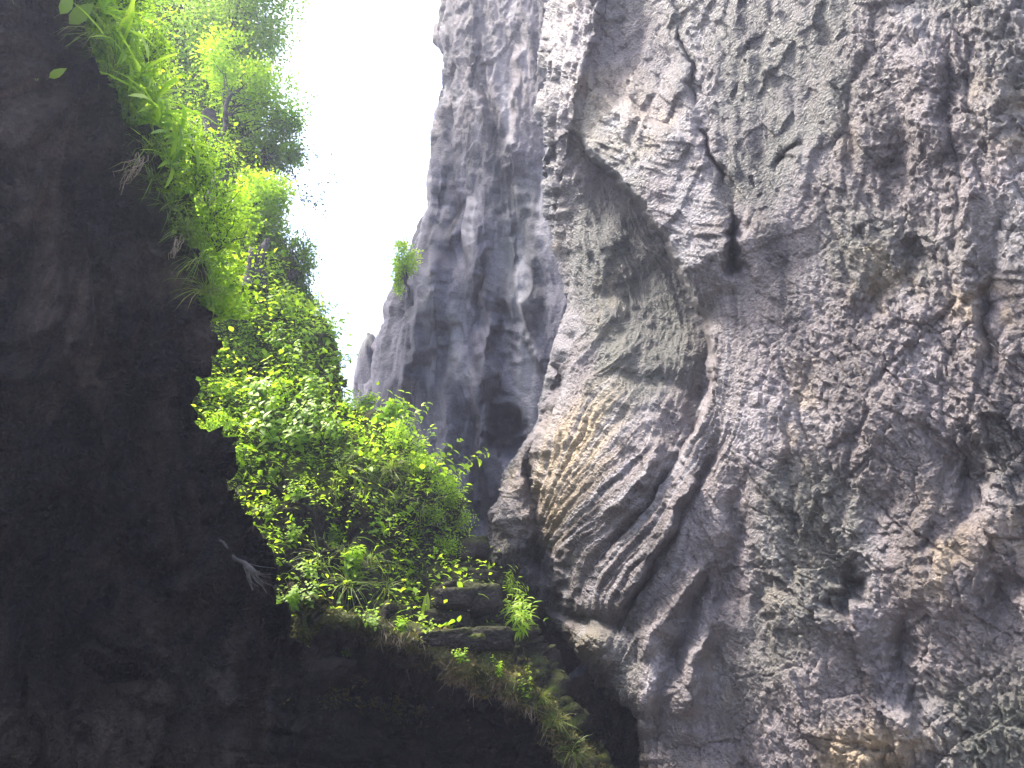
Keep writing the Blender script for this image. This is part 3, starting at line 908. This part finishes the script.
def lance_plant(nst, H, LL):
    l, t = Leaves(), Tubes()
    for k in range(nst):
        a = rng.uniform(0, 2 * math.pi)
        lean = rng.uniform(0.1, 0.55)
        h = H * rng.uniform(.65, 1.1)
        tip = h * np.array([math.cos(a) * math.sin(lean), math.sin(a) * math.sin(lean), math.cos(lean)])
        pts = curve((0, 0, 0), tip, .08 * h, 9, .012)
        t.add(pts, .006, .003, 5)
        for j in range(16):
            f = .25 + .75 * j / 15
            p = pts[min(8, int(f * 8))]
            aa = j * 2.4
            d = np.array([math.cos(aa), math.sin(aa), rng.uniform(.0, .7)])
            l.add(p, d, [0, 0, 1], LL * rng.uniform(.7, 1.1) * (1.15 - .4 * f), LL * .16, rng.uniform(.4, 1.3), 'lance', .2, np.clip(rng.normal(.75, .15), 0, 1))
    return l.mesh('foliage', M_LEAF), t.mesh('stems', M_STEM)

def make(name, meshes):
    """a root with its parts, or one mesh"""
    if not isinstance(meshes, tuple):
        return link(name, meshes)
    r = bpy.data.objects.new(name, None); COL.objects.link(r)
    r.empty_display_size = .1
    for me in meshes:
        o = link(me.name.split('.')[0], me, r)
    return r

PROTO = {
    'strap_fern': [lambda: strap_fern(22, .50, 0), lambda: strap_fern(28, .42, 0), lambda: strap_fern(16, .6, 0)],
    'grass_tuft': [lambda: grass_tuft(80, .5), lambda: grass_tuft(110, .42), lambda: grass_tuft(60, .62, 1.2)],
    'leafy_plant': [lambda: leafy(5, .55, .13), lambda: leafy(7, .48, .11), lambda: leafy(4, .7, .15), lambda: leafy(6, .4, .16, .7)],
    'shrub': [lambda: shrub(900, .42, .055, .5), lambda: shrub(700, .36, .06, .45), lambda: shrub(1100, .5, .05, .5)],
    'lance_leaved_plant': [lambda: lance_plant(6, .6, .2), lambda: lance_plant(4, .5, .18)],
}
PM = {k: [f() for f in v] for k, v in PROTO.items()}
FIRST = {}
def plant(kind, p, nor, label, group, scale=1.0, lean=0.45, out=None, var=None, spin=None, sink=0.02):
    k = int(rng.integers(len(PM[kind]))) if var is None else var
    if (kind, k) not in FIRST:
        o = FIRST[(kind, k)] = make(kind, PM[kind][k])
    else:
        o = copy_of(FIRST[(kind, k)])
    z = unit((1 - lean) * np.array([0, 0, 1.0]) + lean * (np.asarray(nor) if out is None else unit(np.asarray(out, float))))
    q = Vector(z).to_track_quat('Z', 'Y') @ Quaternion((0, 0, 1), rng.uniform(0, 6.28) if spin is None else spin)
    o.rotation_mode = 'QUATERNION'
    o.rotation_quaternion = q
    o.location = np.asarray(p) - np.asarray(nor) * sink
    s = scale * rng.uniform(.85, 1.15)
    o.scale = (s, s, s)
    return tag(o, label, {'strap_fern': 'fern', 'grass_tuft': 'grass tuft', 'leafy_plant': 'plant', 'shrub': 'shrub', 'lance_leaved_plant': 'plant'}[kind], group)

ORD = ['topmost', 'second highest', 'third highest', 'fourth highest', 'fifth highest', 'sixth highest', 'seventh highest', 'eighth highest', 'ninth highest', 'tenth highest', 'eleventh highest', 'lowest']
def row(kind, spots, text, group, obj=BANK, scale=1.0, **kw):
    """one plant at each photo spot, labelled by its place in the row"""
    spots = sorted(spots, key=lambda s: s[1])
    n = len(spots)
    for i, (u, v, *sc) in enumerate(spots):
        p, nor = ground_at(u, v, obj)
        if p is None:
            print('MISS', kind, u, v); continue
        w = 'lowest' if i == n - 1 and n > 1 else ORD[min(i, 10)]
        plant(kind, p, nor, text + ', ' + w if n > 1 else text, group, scale * (sc[0] if sc else 1), **kw)

# ---- the leafy skin of the bank (nobody could count it)
nrmB = normals(BP)
gate = (BX < -6) & (BU > lerp1(UE, BV) - 60) & (BV > -120) & (BV < 640)
flat = np.flatnonzero(gate.ravel())
Pf, Nf, Vf, Uf = BP.reshape(-1, 3)[flat], nrmB.reshape(-1, 3)[flat], BV.ravel()[flat], BU.ravel()[flat]
cl = perlin(Pf * 1.9, 201) + .5 * perlin(Pf * 4.5, 202)
dens = np.where(Vf < 470, 1.0, np.clip(1.0 - (Vf - 480) / 200, .16, 1)) * np.where(Vf < 470, sstep(-.75, -.2, cl), sstep(-.25, .25, cl + .25 * sstep(380, 440, Uf) * (Vf < 560)))
dens = dens * np.linalg.norm(Pf - CAM, axis=1) ** 1.4
dens /= dens.sum()
def skin(n, hmax, pick_small, name):
    i = rng.choice(len(flat), n, p=dens)
    c = cl[i]
    h = rng.uniform(0, 1, n) ** 1.3 * hmax * np.clip(.5 + c * 1.1, .12, 1.2)
    base = Pf[i] + Nf[i] * h[:, None] * .8 + np.array([0, 0, 1]) * h[:, None] * .55 + rng.normal(0, .04, (n, 3))
    d = unit(Nf[i] * .6 + rdir(n, -.5, .6))
    up = np.array([0, 0, 1.0]) + .45 * Nf[i] + rng.normal(0, .35, (n, 3))
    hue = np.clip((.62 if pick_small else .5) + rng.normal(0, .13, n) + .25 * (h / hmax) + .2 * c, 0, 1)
    return base, d, up, hue
lv = Leaves()
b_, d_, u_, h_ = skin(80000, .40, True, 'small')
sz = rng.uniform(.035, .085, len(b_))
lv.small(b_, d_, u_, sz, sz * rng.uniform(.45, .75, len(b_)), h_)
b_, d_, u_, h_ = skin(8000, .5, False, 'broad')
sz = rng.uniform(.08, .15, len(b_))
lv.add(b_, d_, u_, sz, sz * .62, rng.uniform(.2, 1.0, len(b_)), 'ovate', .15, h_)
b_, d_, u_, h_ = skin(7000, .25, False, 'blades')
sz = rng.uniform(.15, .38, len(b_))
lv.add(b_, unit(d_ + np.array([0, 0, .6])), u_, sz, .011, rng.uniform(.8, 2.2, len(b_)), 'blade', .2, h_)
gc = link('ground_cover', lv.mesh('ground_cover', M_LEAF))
gc['kind'] = 'stuff'
gc['label'] = 'dense bright green leaf cover over the steep left bank'

# ---- leaves and grass over the left cliff's rim
lv = Leaves()
n = 15000
vv = rng.uniform(-110, 320, n)
rp = at(lerp1(UE, vv) + rng.uniform(-7, 34, n) + 6 * rng.normal(size=n), vv, 0 * vv + 1)
dd = unit(rp - CAM)
base = []
tree_d = 7.05
fac = rng.uniform(0, 1, n)
aa = (lerp1(UE, vv) - 512) / FPX
bb = (384 - vv) / FPX
De = 6.4 / (-0.42 * aa + 0.80 * (cp - sp * bb) + 0.16 * (sp + cp * bb)) + .5
off_u = rng.uniform(-6, 1, n) + np.abs(rng.normal(0, 1, n)) * (26 + 22 * perlin(np.stack([vv / 30, vv * 0, vv * 0], -1), 210)).clip(4, 60)
base = at(lerp1(UE, vv) + off_u, vv, De + rng.uniform(-.15, .5, n))
d = unit(np.array([.6, -.3, .35]) + rdir(n))
sz = rng.uniform(.03, .075, n)
lv.small(base, d, np.array([.2, -.2, 1.0]) + rng.normal(0, .35, (n, 3)), sz, sz * .6, np.clip(rng.normal(.65, .2, n), 0, 1))
gc = link('ground_cover', lv.mesh('ground_cover', M_LEAF))
gc['kind'] = 'stuff'
gc['label'] = 'small sunlit leaves and moss along the dark left cliff rim'

# ---- ferns, grass and broad leaves on the rim
def rim_pt(u_off, v, back=.25):
    a_ = (lerp1(UE, np.array([float(v)]))[0] - 512) / FPX
    b_ = (384 - v) / FPX
    D_ = 6.4 / (-0.42 * a_ + 0.80 * (cp - sp * b_) + 0.16 * (sp + cp * b_))
    return at(lerp1(UE, np.array([float(v)]))[0] + u_off, v, D_ + back)
spots = [(10, -30, 1.1), (24, 8, 1.2), (30, 30, 1.1), (18, 52, 1.1), (30, 75, 1.25), (36, 98, 1.15), (30, 118, 1.2), (34, 140, 1.1), (24, 165, .9)]
for i, (du, v, sc) in enumerate(spots):
    plant('strap_fern', rim_pt(du + 4, v), (.6, -.5, .3), 'strap-leaved fern arching from the dark left cliff rim, ' + (ORD[i] if i < 8 else 'lowest'), 'strap ferns along the left cliff rim', sc * 1.02, out=(.85, -.35, .25), lean=.55)
spots = [(2, -15, .9), (6, 40, .9), (4, 78, 1.0), (14, 148, .9), (6, 178, .9), (12, 205, .95), (14, 232, .9), (10, 262, .8), (6, 290, .8)]
for i, (du, v, sc) in enumerate(spots):
    plant('grass_tuft', rim_pt(du, v, .15), (.5, -.6, .2), 'yellow-green grass tuft hanging over the left cliff rim, ' + (ORD[i] if i < 8 else 'lowest'), 'grass tufts along the left cliff rim', sc, out=(.6, -.6, .15), lean=.55)
spots = [(36, 12, .7), (44, 60, .6), (50, 160, .7), (44, 190, .8), (40, 222, .8), (34, 250, .8)]
for i, (du, v, sc) in enumerate(spots):
    plant('shrub', rim_pt(du + 2, v, .5), (.6, -.4, .4), 'low shrub behind the strap ferns of the left rim, ' + (ORD[i] if i < 5 else 'lowest'), 'low shrubs along the left cliff rim', sc, out=(.6, -.3, .5), lean=.4)

def broad_leaf(u, v, ang, L, label, hue=.6):
    """one hanging oval leaf on its short stalk, growing from the dark face"""
    p, nor = ground_at(u, v, LCL)
    if p is None:
        print('MISS leaf', u, v); return
    d = np.array([math.cos(ang), -.25, math.sin(ang)])
    l, t = Leaves(), Tubes()
    r = thing('broad_leaf', label, 'leaf', p, 'broad leaves on the dark left cliff')
    stalk = curve((0, 0, 0), unit(d) * .03 + nor * .06, .005, 5)
    t.add(stalk, .004, .003, 5)
    l.add(stalk[-1], d, unit(CAM - p) + np.array([0.15, 0, .45]), L, L * .42, .55, 'ovate', .12, hue)
    link('blade', l.mesh('blade', M_LEAF), r)
    link('stalk', t.mesh('stalk', M_STEM), r)
for u, v, an, L, lab in ((42, -4, 2.6, .22, 'oval green leaf at the top edge of the dark left cliff'), (54, 18, 1.1, .24, 'long oval green leaf pointing up beside a brighter one on the dark cliff'), (64, 22, .75, .30, 'largest bright oval leaf slanting up over the dark left cliff'),
                         (36, 78, 1.9, .11, 'left one of a small leaf pair low on the dark cliff'), (46, 80, .5, .16, 'right one of a small leaf pair low on the dark cliff'), (14, 4, 2.2, .14, 'small oval leaf in the top left corner')):
    broad_leaf(u, v, an, L, lab)

# ---- roots and dry fibres
def root_tuft(p, n, L, label, dirx=0.0):
    t = Tubes()
    for k in range(n):
        e = np.array([rng.normal(dirx, .1), rng.normal(-.05, .05), -rng.uniform(.5, 1)]) * L
        t.add(curve(rng.normal(0, .025, 3), e, -.04 * L, 8, .02 * L / .3), .004, .0015, 4)
    o = tag(link('hanging_roots', t.mesh('hanging_roots', M_DRY)), label, 'roots', 'dry hanging roots')
    o.location = p
root_tuft(rim_pt(0, 158, -.12), 12, .36, 'pale dry root tuft hanging over the dark cliff below the ferns', -.25)
root_tuft(rim_pt(2, 238, -.1), 9, .24, 'small dry root tuft on the rim under the lower grass', 0)

# ---- plants of the bank
row('leafy_plant', [(320, 318), (326, 345), (330, 372, .9), (345, 412, .8), (362, 414, .9), (385, 424), (402, 440), (420, 462), (436, 484), (446, 508, .8)], 'broad-leaved plant on the bank edge against the white sky', 'broad-leaved plants along the bank edge', scale=1.08)
row('leafy_plant', [(236, 300), (262, 318), (292, 322), (250, 345), (280, 350), (305, 345), (232, 372), (300, 372)], 'broad-leaved plant on the sunlit upper bank below the broken stump', 'broad-leaved plants on the upper bank')
row('leafy_plant', [(262, 405, 1.2), (285, 412, 1.4), (310, 402, 1.2), (250, 430, 1.1), (322, 428, 1.1), (275, 442, 1.2), (300, 448, 1.3), (340, 445, 1.1)], 'large broad-leaved plant in the middle of the bright bank', 'large broad-leaved plants in the middle bank')
row('shrub', [(225, 322), (218, 360, .9), (225, 400, .9), (222, 440), (232, 470, .9), (228, 505, .7)], 'small-leaved shrub where the bank meets the dark left cliff', 'shrubs beside the dark left cliff', scale=.75)
row('grass_tuft', [(350, 455), (372, 462), (392, 470), (412, 480), (365, 490), (398, 500), (425, 505), (345, 478)], 'long drooping grass tuft on the right of the bank', 'drooping grass tufts on the bank', scale=1.05)
row('grass_tuft', [(320, 560), (345, 556), (370, 560), (395, 565), (415, 575), (350, 585), (385, 590)], 'grass tuft in the half shade above the mossy ledge', 'grass tufts above the ledge', scale=.85)
row('shrub', [(400, 448), (420, 474), (438, 500), (425, 520), (455, 530), (448, 555, .7)], 'yellow-green small-leaved shrub at the right end of the bank', 'shrubs at the right end of the bank', scale=.62)
row('leafy_plant', [(270, 480, .8), (300, 500, .8), (270, 520, .7), (290, 545, .8), (330, 545, .9), (372, 535, .8), (350, 572, .9), (310, 580, .7)], 'small leafy plant among dark rocks of the lower bank', 'small leafy plants on the lower bank', scale=.85)
row('leafy_plant', [(275, 612, .6), (292, 606, .6), (312, 606, .65), (345, 655, .5), (372, 628, .5), (398, 634, .55), (425, 648, .5), (462, 662, .5), (500, 676, .55), (528, 696, .5)], 'little green plant on the dark ledge lip', 'little plants on the ledge lip', scale=.9)
row('lance_leaved_plant', [(505, 596, 1.0), (515, 618, 1.1), (522, 640, 1.1)], 'bright narrow-leaved plant at the ledge end under the right cliff', 'narrow-leaved plants at the ledge end', scale=.85)
row('grass_tuft', [(540, 700, .8), (556, 722, .8), (572, 752, .8), (515, 682, .6)], 'spiky tuft on the mossy ridge beside the dark hole', 'spiky tufts on the mossy ridge', scale=.7)

# ================================================================== TREES of the upper bank
def tree(name, label, base, limbs, crowns, leaf, hue, group=None, r0=.12, mtl=None, whole=True):
    """limbs: polylines of points; crowns: (centre, radii, leaves, clumps)"""
    base = np.asarray(base, float)
    root = thing(name, label, 'tree', base, group)
    t = Tubes()
    tr = [np.asarray(p, float) - base for p in limbs]
    pts = np.concatenate([curve(tr[i], tr[i + 1], 0, 7, .03)[(0 if i == 0 else 1):] for i in range(len(tr) - 1)])
    t.add(pts, r0, r0 * .45, 9, .12)
    end = pts[-1]
    l = Leaves()
    tw = Tubes()
    for c, rad, n, ncl in crowns:
        c = np.asarray(c, float) - base
        rad = np.broadcast_to(np.asarray(rad, float), (3,))
        cc = c + rdir(ncl) * rad * rng.uniform(.25, 1.0, (ncl, 1)) ** .6
        for q in cc:
            a_ = pts[rng.integers(len(pts) // 2, len(pts))]
            t.add(curve(a_, q, .08, 7, .05), r0 * .22, r0 * .05, 5)
        k = rng.integers(0, ncl, n)
        spread = rad * .30
        p = cc[k] + np.clip(rng.normal(0, 1, (n, 3)), -2.2, 2.2) * spread
        tone = rng.normal(0, .13, ncl)
        d = unit(p - c + rdir(n) * rad.mean())
        sz = leaf * rng.uniform(.6, 1.25, n)
        l.small(p, d, np.array([0, 0, 1.]) + rng.normal(0, .45, (n, 3)), sz, sz * rng.uniform(.45, .7, n), np.clip(hue + tone[k] + rng.normal(0, .12, n), 0, 1))
    link('trunk', t.mesh('trunk', M_BARK), root)
    link('crown', l.mesh('crown', mtl or M_TREE), root)
    return root
G = 'trees on the upper bank'
def bpt(u, v):
    p, n_ = ground_at(u, v, BANK)
    return p
A3 = lambda u, v, d: at(u, v, d)
tree('tree', 'pale green feathery tree at the top of the picture beside the white sky', A3(236, 150, 17.8), [(A3(236, 150, 17.8)), (A3(228, 60, 17.9)), (A3(240, -20, 18.2))],
     [(A3(250, 20, 18), (.85, .8, .95), 6500, 26), (A3(262, -45, 18.2), (.9, .8, .7), 3500, 16), (A3(212, 20, 18.4), (.7, .6, .8), 2600, 12)], .085, .75, G, .07)
tree('tree', 'bright light green tree leaning into the sky gap above a thin bare branch', A3(222, 205, 15.6), [(A3(222, 205, 15.6)), (A3(216, 150, 15.7)), (A3(228, 100, 16.1)), (A3(258, 80, 16.6))],
     [(A3(262, 98, 16.8), (.72, .6, .55), 4800, 22), (A3(236, 62, 17), (.6, .6, .5), 2600, 12), (A3(285, 118, 16.8), (.35, .4, .28), 1100, 8)], .075, .8, G, .06, M_LEAF)
tree('tree', 'dark blue-green tree in shade under the light green one', A3(240, 215, 16.4), [(A3(240, 215, 16.4)), (A3(252, 170, 16.6)), (A3(272, 145, 16.8))],
     [(A3(272, 148, 17), (.62, .5, .42), 3800, 18), (A3(292, 162, 16.9), (.3, .4, .3), 900, 6)], .075, .78, G, .06)
tree('tree', 'round bright yellow-green young tree above the broken stump', A3(240, 262, 14.5), [(A3(240, 262, 14.5)), (A3(248, 230, 14.7)), (A3(258, 200, 14.8))],
     [(A3(260, 192, 14.9), (.46, .4, .42), 3600, 20), (A3(240, 222, 14.7), (.42, .4, .4), 2800, 14), (A3(272, 218, 15), (.25, .3, .25), 900, 6)], .068, .8, G, .05, M_LEAF)
tree('tree', 'dull dark green tree on the sky edge right of the broken stump', A3(282, 330, 14.2), [(A3(282, 330, 14.2)), (A3(290, 290, 14.5)), (A3(294, 255, 14.8))],
     [(A3(294, 268, 15), (.36, .4, .62), 4300, 22), (A3(282, 238, 15), (.34, .4, .35), 1500, 9), (A3(304, 300, 14.9), (.24, .3, .3), 1100, 7)], .062, .72, G, .05)
tree('tree', 'small bright green tree growing on the far cliff edge across the gap', A3(408, 300, 17.5), [(A3(412, 305, 17.4)), (A3(405, 280, 17.6)), (A3(402, 262, 17.7))],
     [(A3(402, 262, 17.8), (.28, .3, .33), 1500, 12), (A3(396, 285, 17.8), (.16, .2, .3), 450, 6)], .07, .75, None, .04, M_LEAF)

# broken stump with a jagged top
def stump(base, top, w, label):
    base, top = np.asarray(base), np.asarray(top)
    root = thing('tree_stump', label, 'stump', base)
    k, n = 16, 9
    T = top - base
    V = []
    for j in range(n):
        f = j / (n - 1)
        for i in range(k):
            th = i / k * 2 * math.pi
            r_ = w * (1.05 - .35 * f) * (1 + .18 * math.sin(3 * th + 1) + .12 * rng.uniform(-1, 1))
            p = T * f + np.array([math.cos(th) * r_, math.sin(th) * r_ * .8, 0])
            if j == n - 1:
                p[2] += w * (1.6 * max(0, math.cos(th - .3)) ** 2 + rng.uniform(-.35, .25))
            V.append(p)
    V.append(T * .8)
    i = np.arange(n * k).reshape(n, k)
    F = np.stack([i[:-1], np.roll(i, -1, 1)[:-1], np.roll(i, -1, 1)[1:], i[1:]], -1).reshape(-1, 4)
    cap = np.stack([i[-1], np.roll(i[-1], -1), np.full(k, n * k), np.full(k, n * k)], -1)
    me = bpy.data.meshes.new('wood')
    me.from_pydata([tuple(v) for v in V], [], [tuple(f) for f in F] + [(int(a), int(b), int(c)) for a, b, c, _ in cap])
    me.materials.append(M_BARK)
    for p in me.polygons:
        p.use_smooth = True
    link('wood', me, root)
    l = Leaves()
    m = 500
    th = rng.uniform(0, 6.28, m)
    q = T * rng.uniform(0, .9, (m, 1)) + np.stack([np.cos(th) * w, np.sin(th) * w * .8, 0 * th], -1)
    keep = np.cos(th) > .3
    l.small(q[keep], unit(np.stack([np.cos(th), np.sin(th), 0 * th + .4], -1)[keep] + rdir(keep.sum()) * .5), np.array([0, 0, 1.]) + rng.normal(0, .3, (keep.sum(), 3)), .035, .022, rng.uniform(.4, 1, keep.sum()))
    link('moss', l.mesh('moss', M_LEAF), root)['kind'] = 'stuff'
    return root
stump(A3(253, 290, 13.4), A3(257, 250, 13.6), .20, 'dark broken tree stump with a jagged top on the upper bank')
t = Tubes()
b0 = A3(216, 215, 14.8)
root = thing('dead_tree', 'dark leaning bare tree trunk beside the rim grass', 'dead tree', b0)
t.add(np.concatenate([curve(b0 - b0, A3(221, 165, 14.9) - b0, 0, 8, .02), curve(A3(221, 165, 14.9) - b0, A3(208, 112, 15.0) - b0, 0, 8, .02)[1:]]), .19, .12, 11, .14)
link('trunk', t.mesh('trunk', M_BARK), root)

# thin branches reaching into the sky
def branch(pts, label, nl, leaf, hue, side=None, r=.012):
    base = np.asarray(pts[0])
    root = thing('branch', label, 'branch', base, None)
    P = [np.asarray(p) - base for p in pts]
    c = np.concatenate([curve(P[i], P[i + 1], .02, 6, .012)[(0 if i == 0 else 1):] for i in range(len(P) - 1)])
    t = Tubes(); t.add(c, r, r * .35, 5)
    l = Leaves()
    for j in range(nl):
        i = rng.integers(3, len(c))
        tip = c[i] + rdir(1, -.9, .4)[0] * rng.uniform(.08, .38) * np.array([1, .6, 1])
        t.add(curve(c[i], tip, .01, 4, .01), r * .35, r * .15, 4)
        m = rng.integers(2, 6)
        q = tip + rng.normal(0, .05, (m, 3))
        l.small(q, rdir(m, -1, .3), np.array([0, 0, 1.]) + rng.normal(0, .6, (m, 3)), leaf * rng.uniform(.6, 1.2, m), leaf * .5, np.clip(rng.normal(hue, .1, m), 0, 1))
    link('twigs', t.mesh('twigs', M_BARK), root)
    if nl:
        link('leaves', l.mesh('leaves', M_TREE), root)
    return root
branch([A3(238, 140, 16.3), A3(270, 124, 16.5), (A3(312, 114, 16.7))], 'long thin bare branch pointing right across the white sky', 3, .05, .3, r=.018)
branch([A3(286, 150, 16.6), A3(300, 195, 16.6), A3(326, 200, 16.6)], 'drooping dark-leaved twig hanging in the sky gap', 30, .075, .05, r=.014)
branch([A3(290, 150, 16.8), A3(312, 150, 16.8), A3(330, 182, 16.8)], 'upper twig of small dark leaves above the drooping one', 26, .07, .05, r=.012)

# ================================================================== rocks
def rock(name, centre, size, label, rot=0.0, m=M_LEDGE, seed=1, group=None, moss=.35, flat=2.6):
    n = 40
    th = np.linspace(0, math.pi, n)
    ph_ = np.linspace(0, 2 * math.pi, 2 * n, endpoint=False)
    T, H = np.meshgrid(th, ph_, indexing='ij')
    X = np.stack([np.sin(T) * np.cos(H), np.sin(T) * np.sin(H), np.cos(T)], -1)
    # squarish block
    X = X / (np.abs(X) ** flat).sum(-1, keepdims=True) ** (1 / flat)
    f, e = facets(X * 1.5 + seed * 7.3, 300 + seed)
    f2, _ = facets(X * 4 + seed * 3.1, 301 + seed)
    X = X * (1 + (.16 if flat < 4 else .07) * f + .03 * f2 + .03 * fbm(X * 5 + seed, 3, 302))[..., None]
    X = X * np.asarray(size)
    c, q = math.cos(rot), math.sin(rot)
    X = np.stack([X[..., 0] * c - X[..., 2] * q, X[..., 1], X[..., 0] * q + X[..., 2] * c], -1)
    i = np.arange(n * 2 * n).reshape(n, 2 * n)
    F = np.stack([i[:-1], i[1:], np.roll(i, -1, 1)[1:], np.roll(i, -1, 1)[:-1]], -1).reshape(-1, 4)
    z0 = np.zeros(X.shape[:2])
    up = np.clip(X[..., 2] / size[2], -1, 1)
    me = mesh_from(name, X.reshape(-1, 3), F, m, True, dict(ochre=z0, algae=z0, damp_shade=z0, pale=z0, moss=moss * sstep(.3, .9, up)))
    o = tag(link(name, me), label, 'rock', group)
    o.location = centre
    return o
g = 'stacked rocks at the end of the ledge'
for k, (u, v, hw, hh, rt, lab, ms) in enumerate([
        (446, 640, 20, 10, .1, 'flat dark rock lowest in the stack beside the pale frond', .3), (447, 621, 17, 10, -.05, 'middle dark rock of the stack beside the pale frond', .2), (454, 600, 14, 11, .05, 'dark square rock in the stack above the middle one', .2),
        (481, 600, 15, 17, .1, 'tall dark rock right of the stack, half behind narrow leaves', .3), (478, 578, 15, 8, -.1, 'small flat rock capping the tall dark rock', .5), (464, 553, 19, 13, .25, 'wedge of dark rock high at the right end of the bank', .4),
        (468, 645, 14, 9, .15, 'mossy rounded rock beside the lowest flat one', .9), (492, 640, 16, 14, 0, 'dark rock in the recess behind the narrow-leaved plants', .2)]):
    p, nn_ = ground_at(u, v, BANK)
    if p is None:
        continue
    d_ = np.dot(p - CAM, np.array([0, cp, sp]))
    rock('rock', at(u, v, d_ + .02), (hw * 1.35 * d_ / FPX, .26, hh * .8 * d_ / FPX), lab, rt, M_LEDGE, 10 + k, g, ms, 6.0)
rock('boulder', A3(566, 640, 12.4), (.62, .7, .42), 'dark boulder wedged between the ledge end and the right cliff', .5, M_LEDGE, 47, None, .3, 3.0)
rock('boulder', A3(626, 742, 14.0), (1.25, .8, 1.35), 'added near-black rock filling the hole at the cliff foot to darken it', .2, M_DARK, 52, None, 0, 2.4)  # added only to keep the hole dark
rock('far_rock', A3(376, 396, 21.5), (.55, .9, 1.6), 'grey-brown rock spur filling the foot of the sky gap', .15, M_FAR, 31, None, .2, 2.2)

# pale fern frond standing before the rocks, and the dead branch
p, n_ = ground_at(424, 622, BANK)
l, t = Leaves(), Tubes()
c = curve((0, 0, 0), (.03, -.05, .30), 0, 10)
t.add(c, .005, .003, 5)
l.add([(0, 0, .03)], [(.12, -.15, 1)], [(.2, -1, .1)], .34, .10, .35, 'lance', .1, .9)
r = thing('fern_frond', 'single pale upright frond standing before the stacked rocks', 'fern', p)
link('blade', l.mesh('blade', M_LEAF), r); link('stalk', t.mesh('stalk', M_STEM), r)
p, n_ = ground_at(250, 568, LCL)
if p is None:
    p, n_ = ground_at(262, 575, BANK)
p = p - unit(p - CAM) * .12
t = Tubes()
e0 = np.array([-.30, .05, .24])
t.add(curve((.05, 0, -.05), e0, 0, 10, .01), .022, .010, 7, .15)
for k in range(26):
    a_ = rng.uniform(-.02, .2)
    b_ = e0 * -a_ * .3 + rng.normal(0, .03, 3)
    t.add(curve(e0 * rng.uniform(.0, .3), np.array([.12, -.03, -.1]) + rng.normal(0, .06, 3), -.02, 5, .01), .005, .002, 4)
o = tag(link('dead_branch', t.mesh('dead_branch', M_BARK)), 'short dead branch with a frayed end at the dark cliff edge', 'branch')
o.location = p
for u, v, L, lab in ((295, 585, .5, 'long dry root tuft hanging over the ledge left of the grass'), (300, 560, .35, 'short dry root tuft above the longer one on the ledge'), (418, 700, .3, 'dry roots hanging below the mossy ledge rim')):
    p, n_ = ground_at(u, v, BANK)
    if p is not None:
        root_tuft(p + n_ * .08, 12, L, lab, .05)

# moss and dead grass on the ledge rim
sel = np.flatnonzero(((BX > -17) & (BX < 90) & (BU > 262) & (BU < 600) & (BV > 560)).ravel())
Pm, Nm, Xm, Um = BP.reshape(-1, 3)[sel], nrmB.reshape(-1, 3)[sel], BX.ravel()[sel], BU.ravel()[sel]
Vm = BV.ravel()[sel]
mw = np.exp(-(Xm / 10) ** 2) * sstep(-.35, .1, perlin(Pm * 2.2, 401)) + .5 * np.exp(-((Um - 370) / 45) ** 2 - ((Vm - 700) / 18) ** 2) * sstep(-.05, .25, perlin(Pm * 3, 404))
i = rng.choice(len(sel), 22000, p=mw / mw.sum())
l = Leaves()
n = len(i)
hue = np.clip(.45 + .8 * perlin(Pm[i] * 2.0, 402) + .25 * sstep(390, 450, Um[i]) + rng.normal(0, .16, n), 0, 1)
sz = rng.uniform(.02, .06, n)
l.small(Pm[i] + Nm[i] * rng.uniform(-.01, .035, (n, 1)), unit(Nm[i] * .7 + rdir(n, -.8, .7)), Nm[i] + rng.normal(0, .5, (n, 3)), sz, sz * .4, hue)
o = link('moss', l.mesh('moss', M_MOSS)); o['kind'] = 'stuff'; o['label'] = 'olive and rusty moss along the ledge rim'
l = Leaves()
mw = np.exp(-((Xm - 4) / 7) ** 2) * (Um > 380) * sstep(-.1, .3, perlin(Pm * 3, 403))
i = rng.choice(len(sel), 1500, p=mw / mw.sum())
n = len(i)
l.add(Pm[i], unit(Nm[i] * .6 + np.array([0, 0, -.5]) + rdir(n) * .5), Nm[i] + rng.normal(0, .4, (n, 3)), rng.uniform(.06, .22, n), .007, rng.uniform(.2, 1.2, n), 'blade', .1, rng.uniform(0, 1, n))
o = link('dry_grass', l.mesh('dry_grass', M_DRY)); o['kind'] = 'stuff'; o['label'] = 'fine dry grass hanging from the mossy ledge rim'

# ================================================================== the misty air of the gorge
def haze():
    x0, x1, y0, y1, z0, z1 = -64, 64, -64, 64, -1.6, 34
    v = np.array([(x, y, z) for x in (x0, x1) for y in (y0, y1) for z in (z0, z1)], float)
    f = np.array([(0, 1, 3, 2), (4, 6, 7, 5), (0, 4, 5, 1), (2, 3, 7, 6), (0, 2, 6, 4), (1, 5, 7, 3)])
    m = bpy.data.materials.new('haze')
    m.use_nodes = True
    nt = m.node_tree
    nt.nodes.clear()
    out = nt.nodes.new('ShaderNodeOutputMaterial')
    pv = nt.nodes.new('ShaderNodeVolumePrincipled')
    pv.inputs['Color'].default_value = (0.74, 0.78, 1.0, 1)
    pv.inputs['Density'].default_value = 0.0024
    pv.inputs['Anisotropy'].default_value = 0.35
    nt.links.new(pv.outputs[0], out.inputs['Volume'])
    o = link('haze', mesh_from('haze', v, f, m, False))
    o['kind'] = 'stuff'
    o['label'] = 'thin bluish mist in the gorge air'
haze()
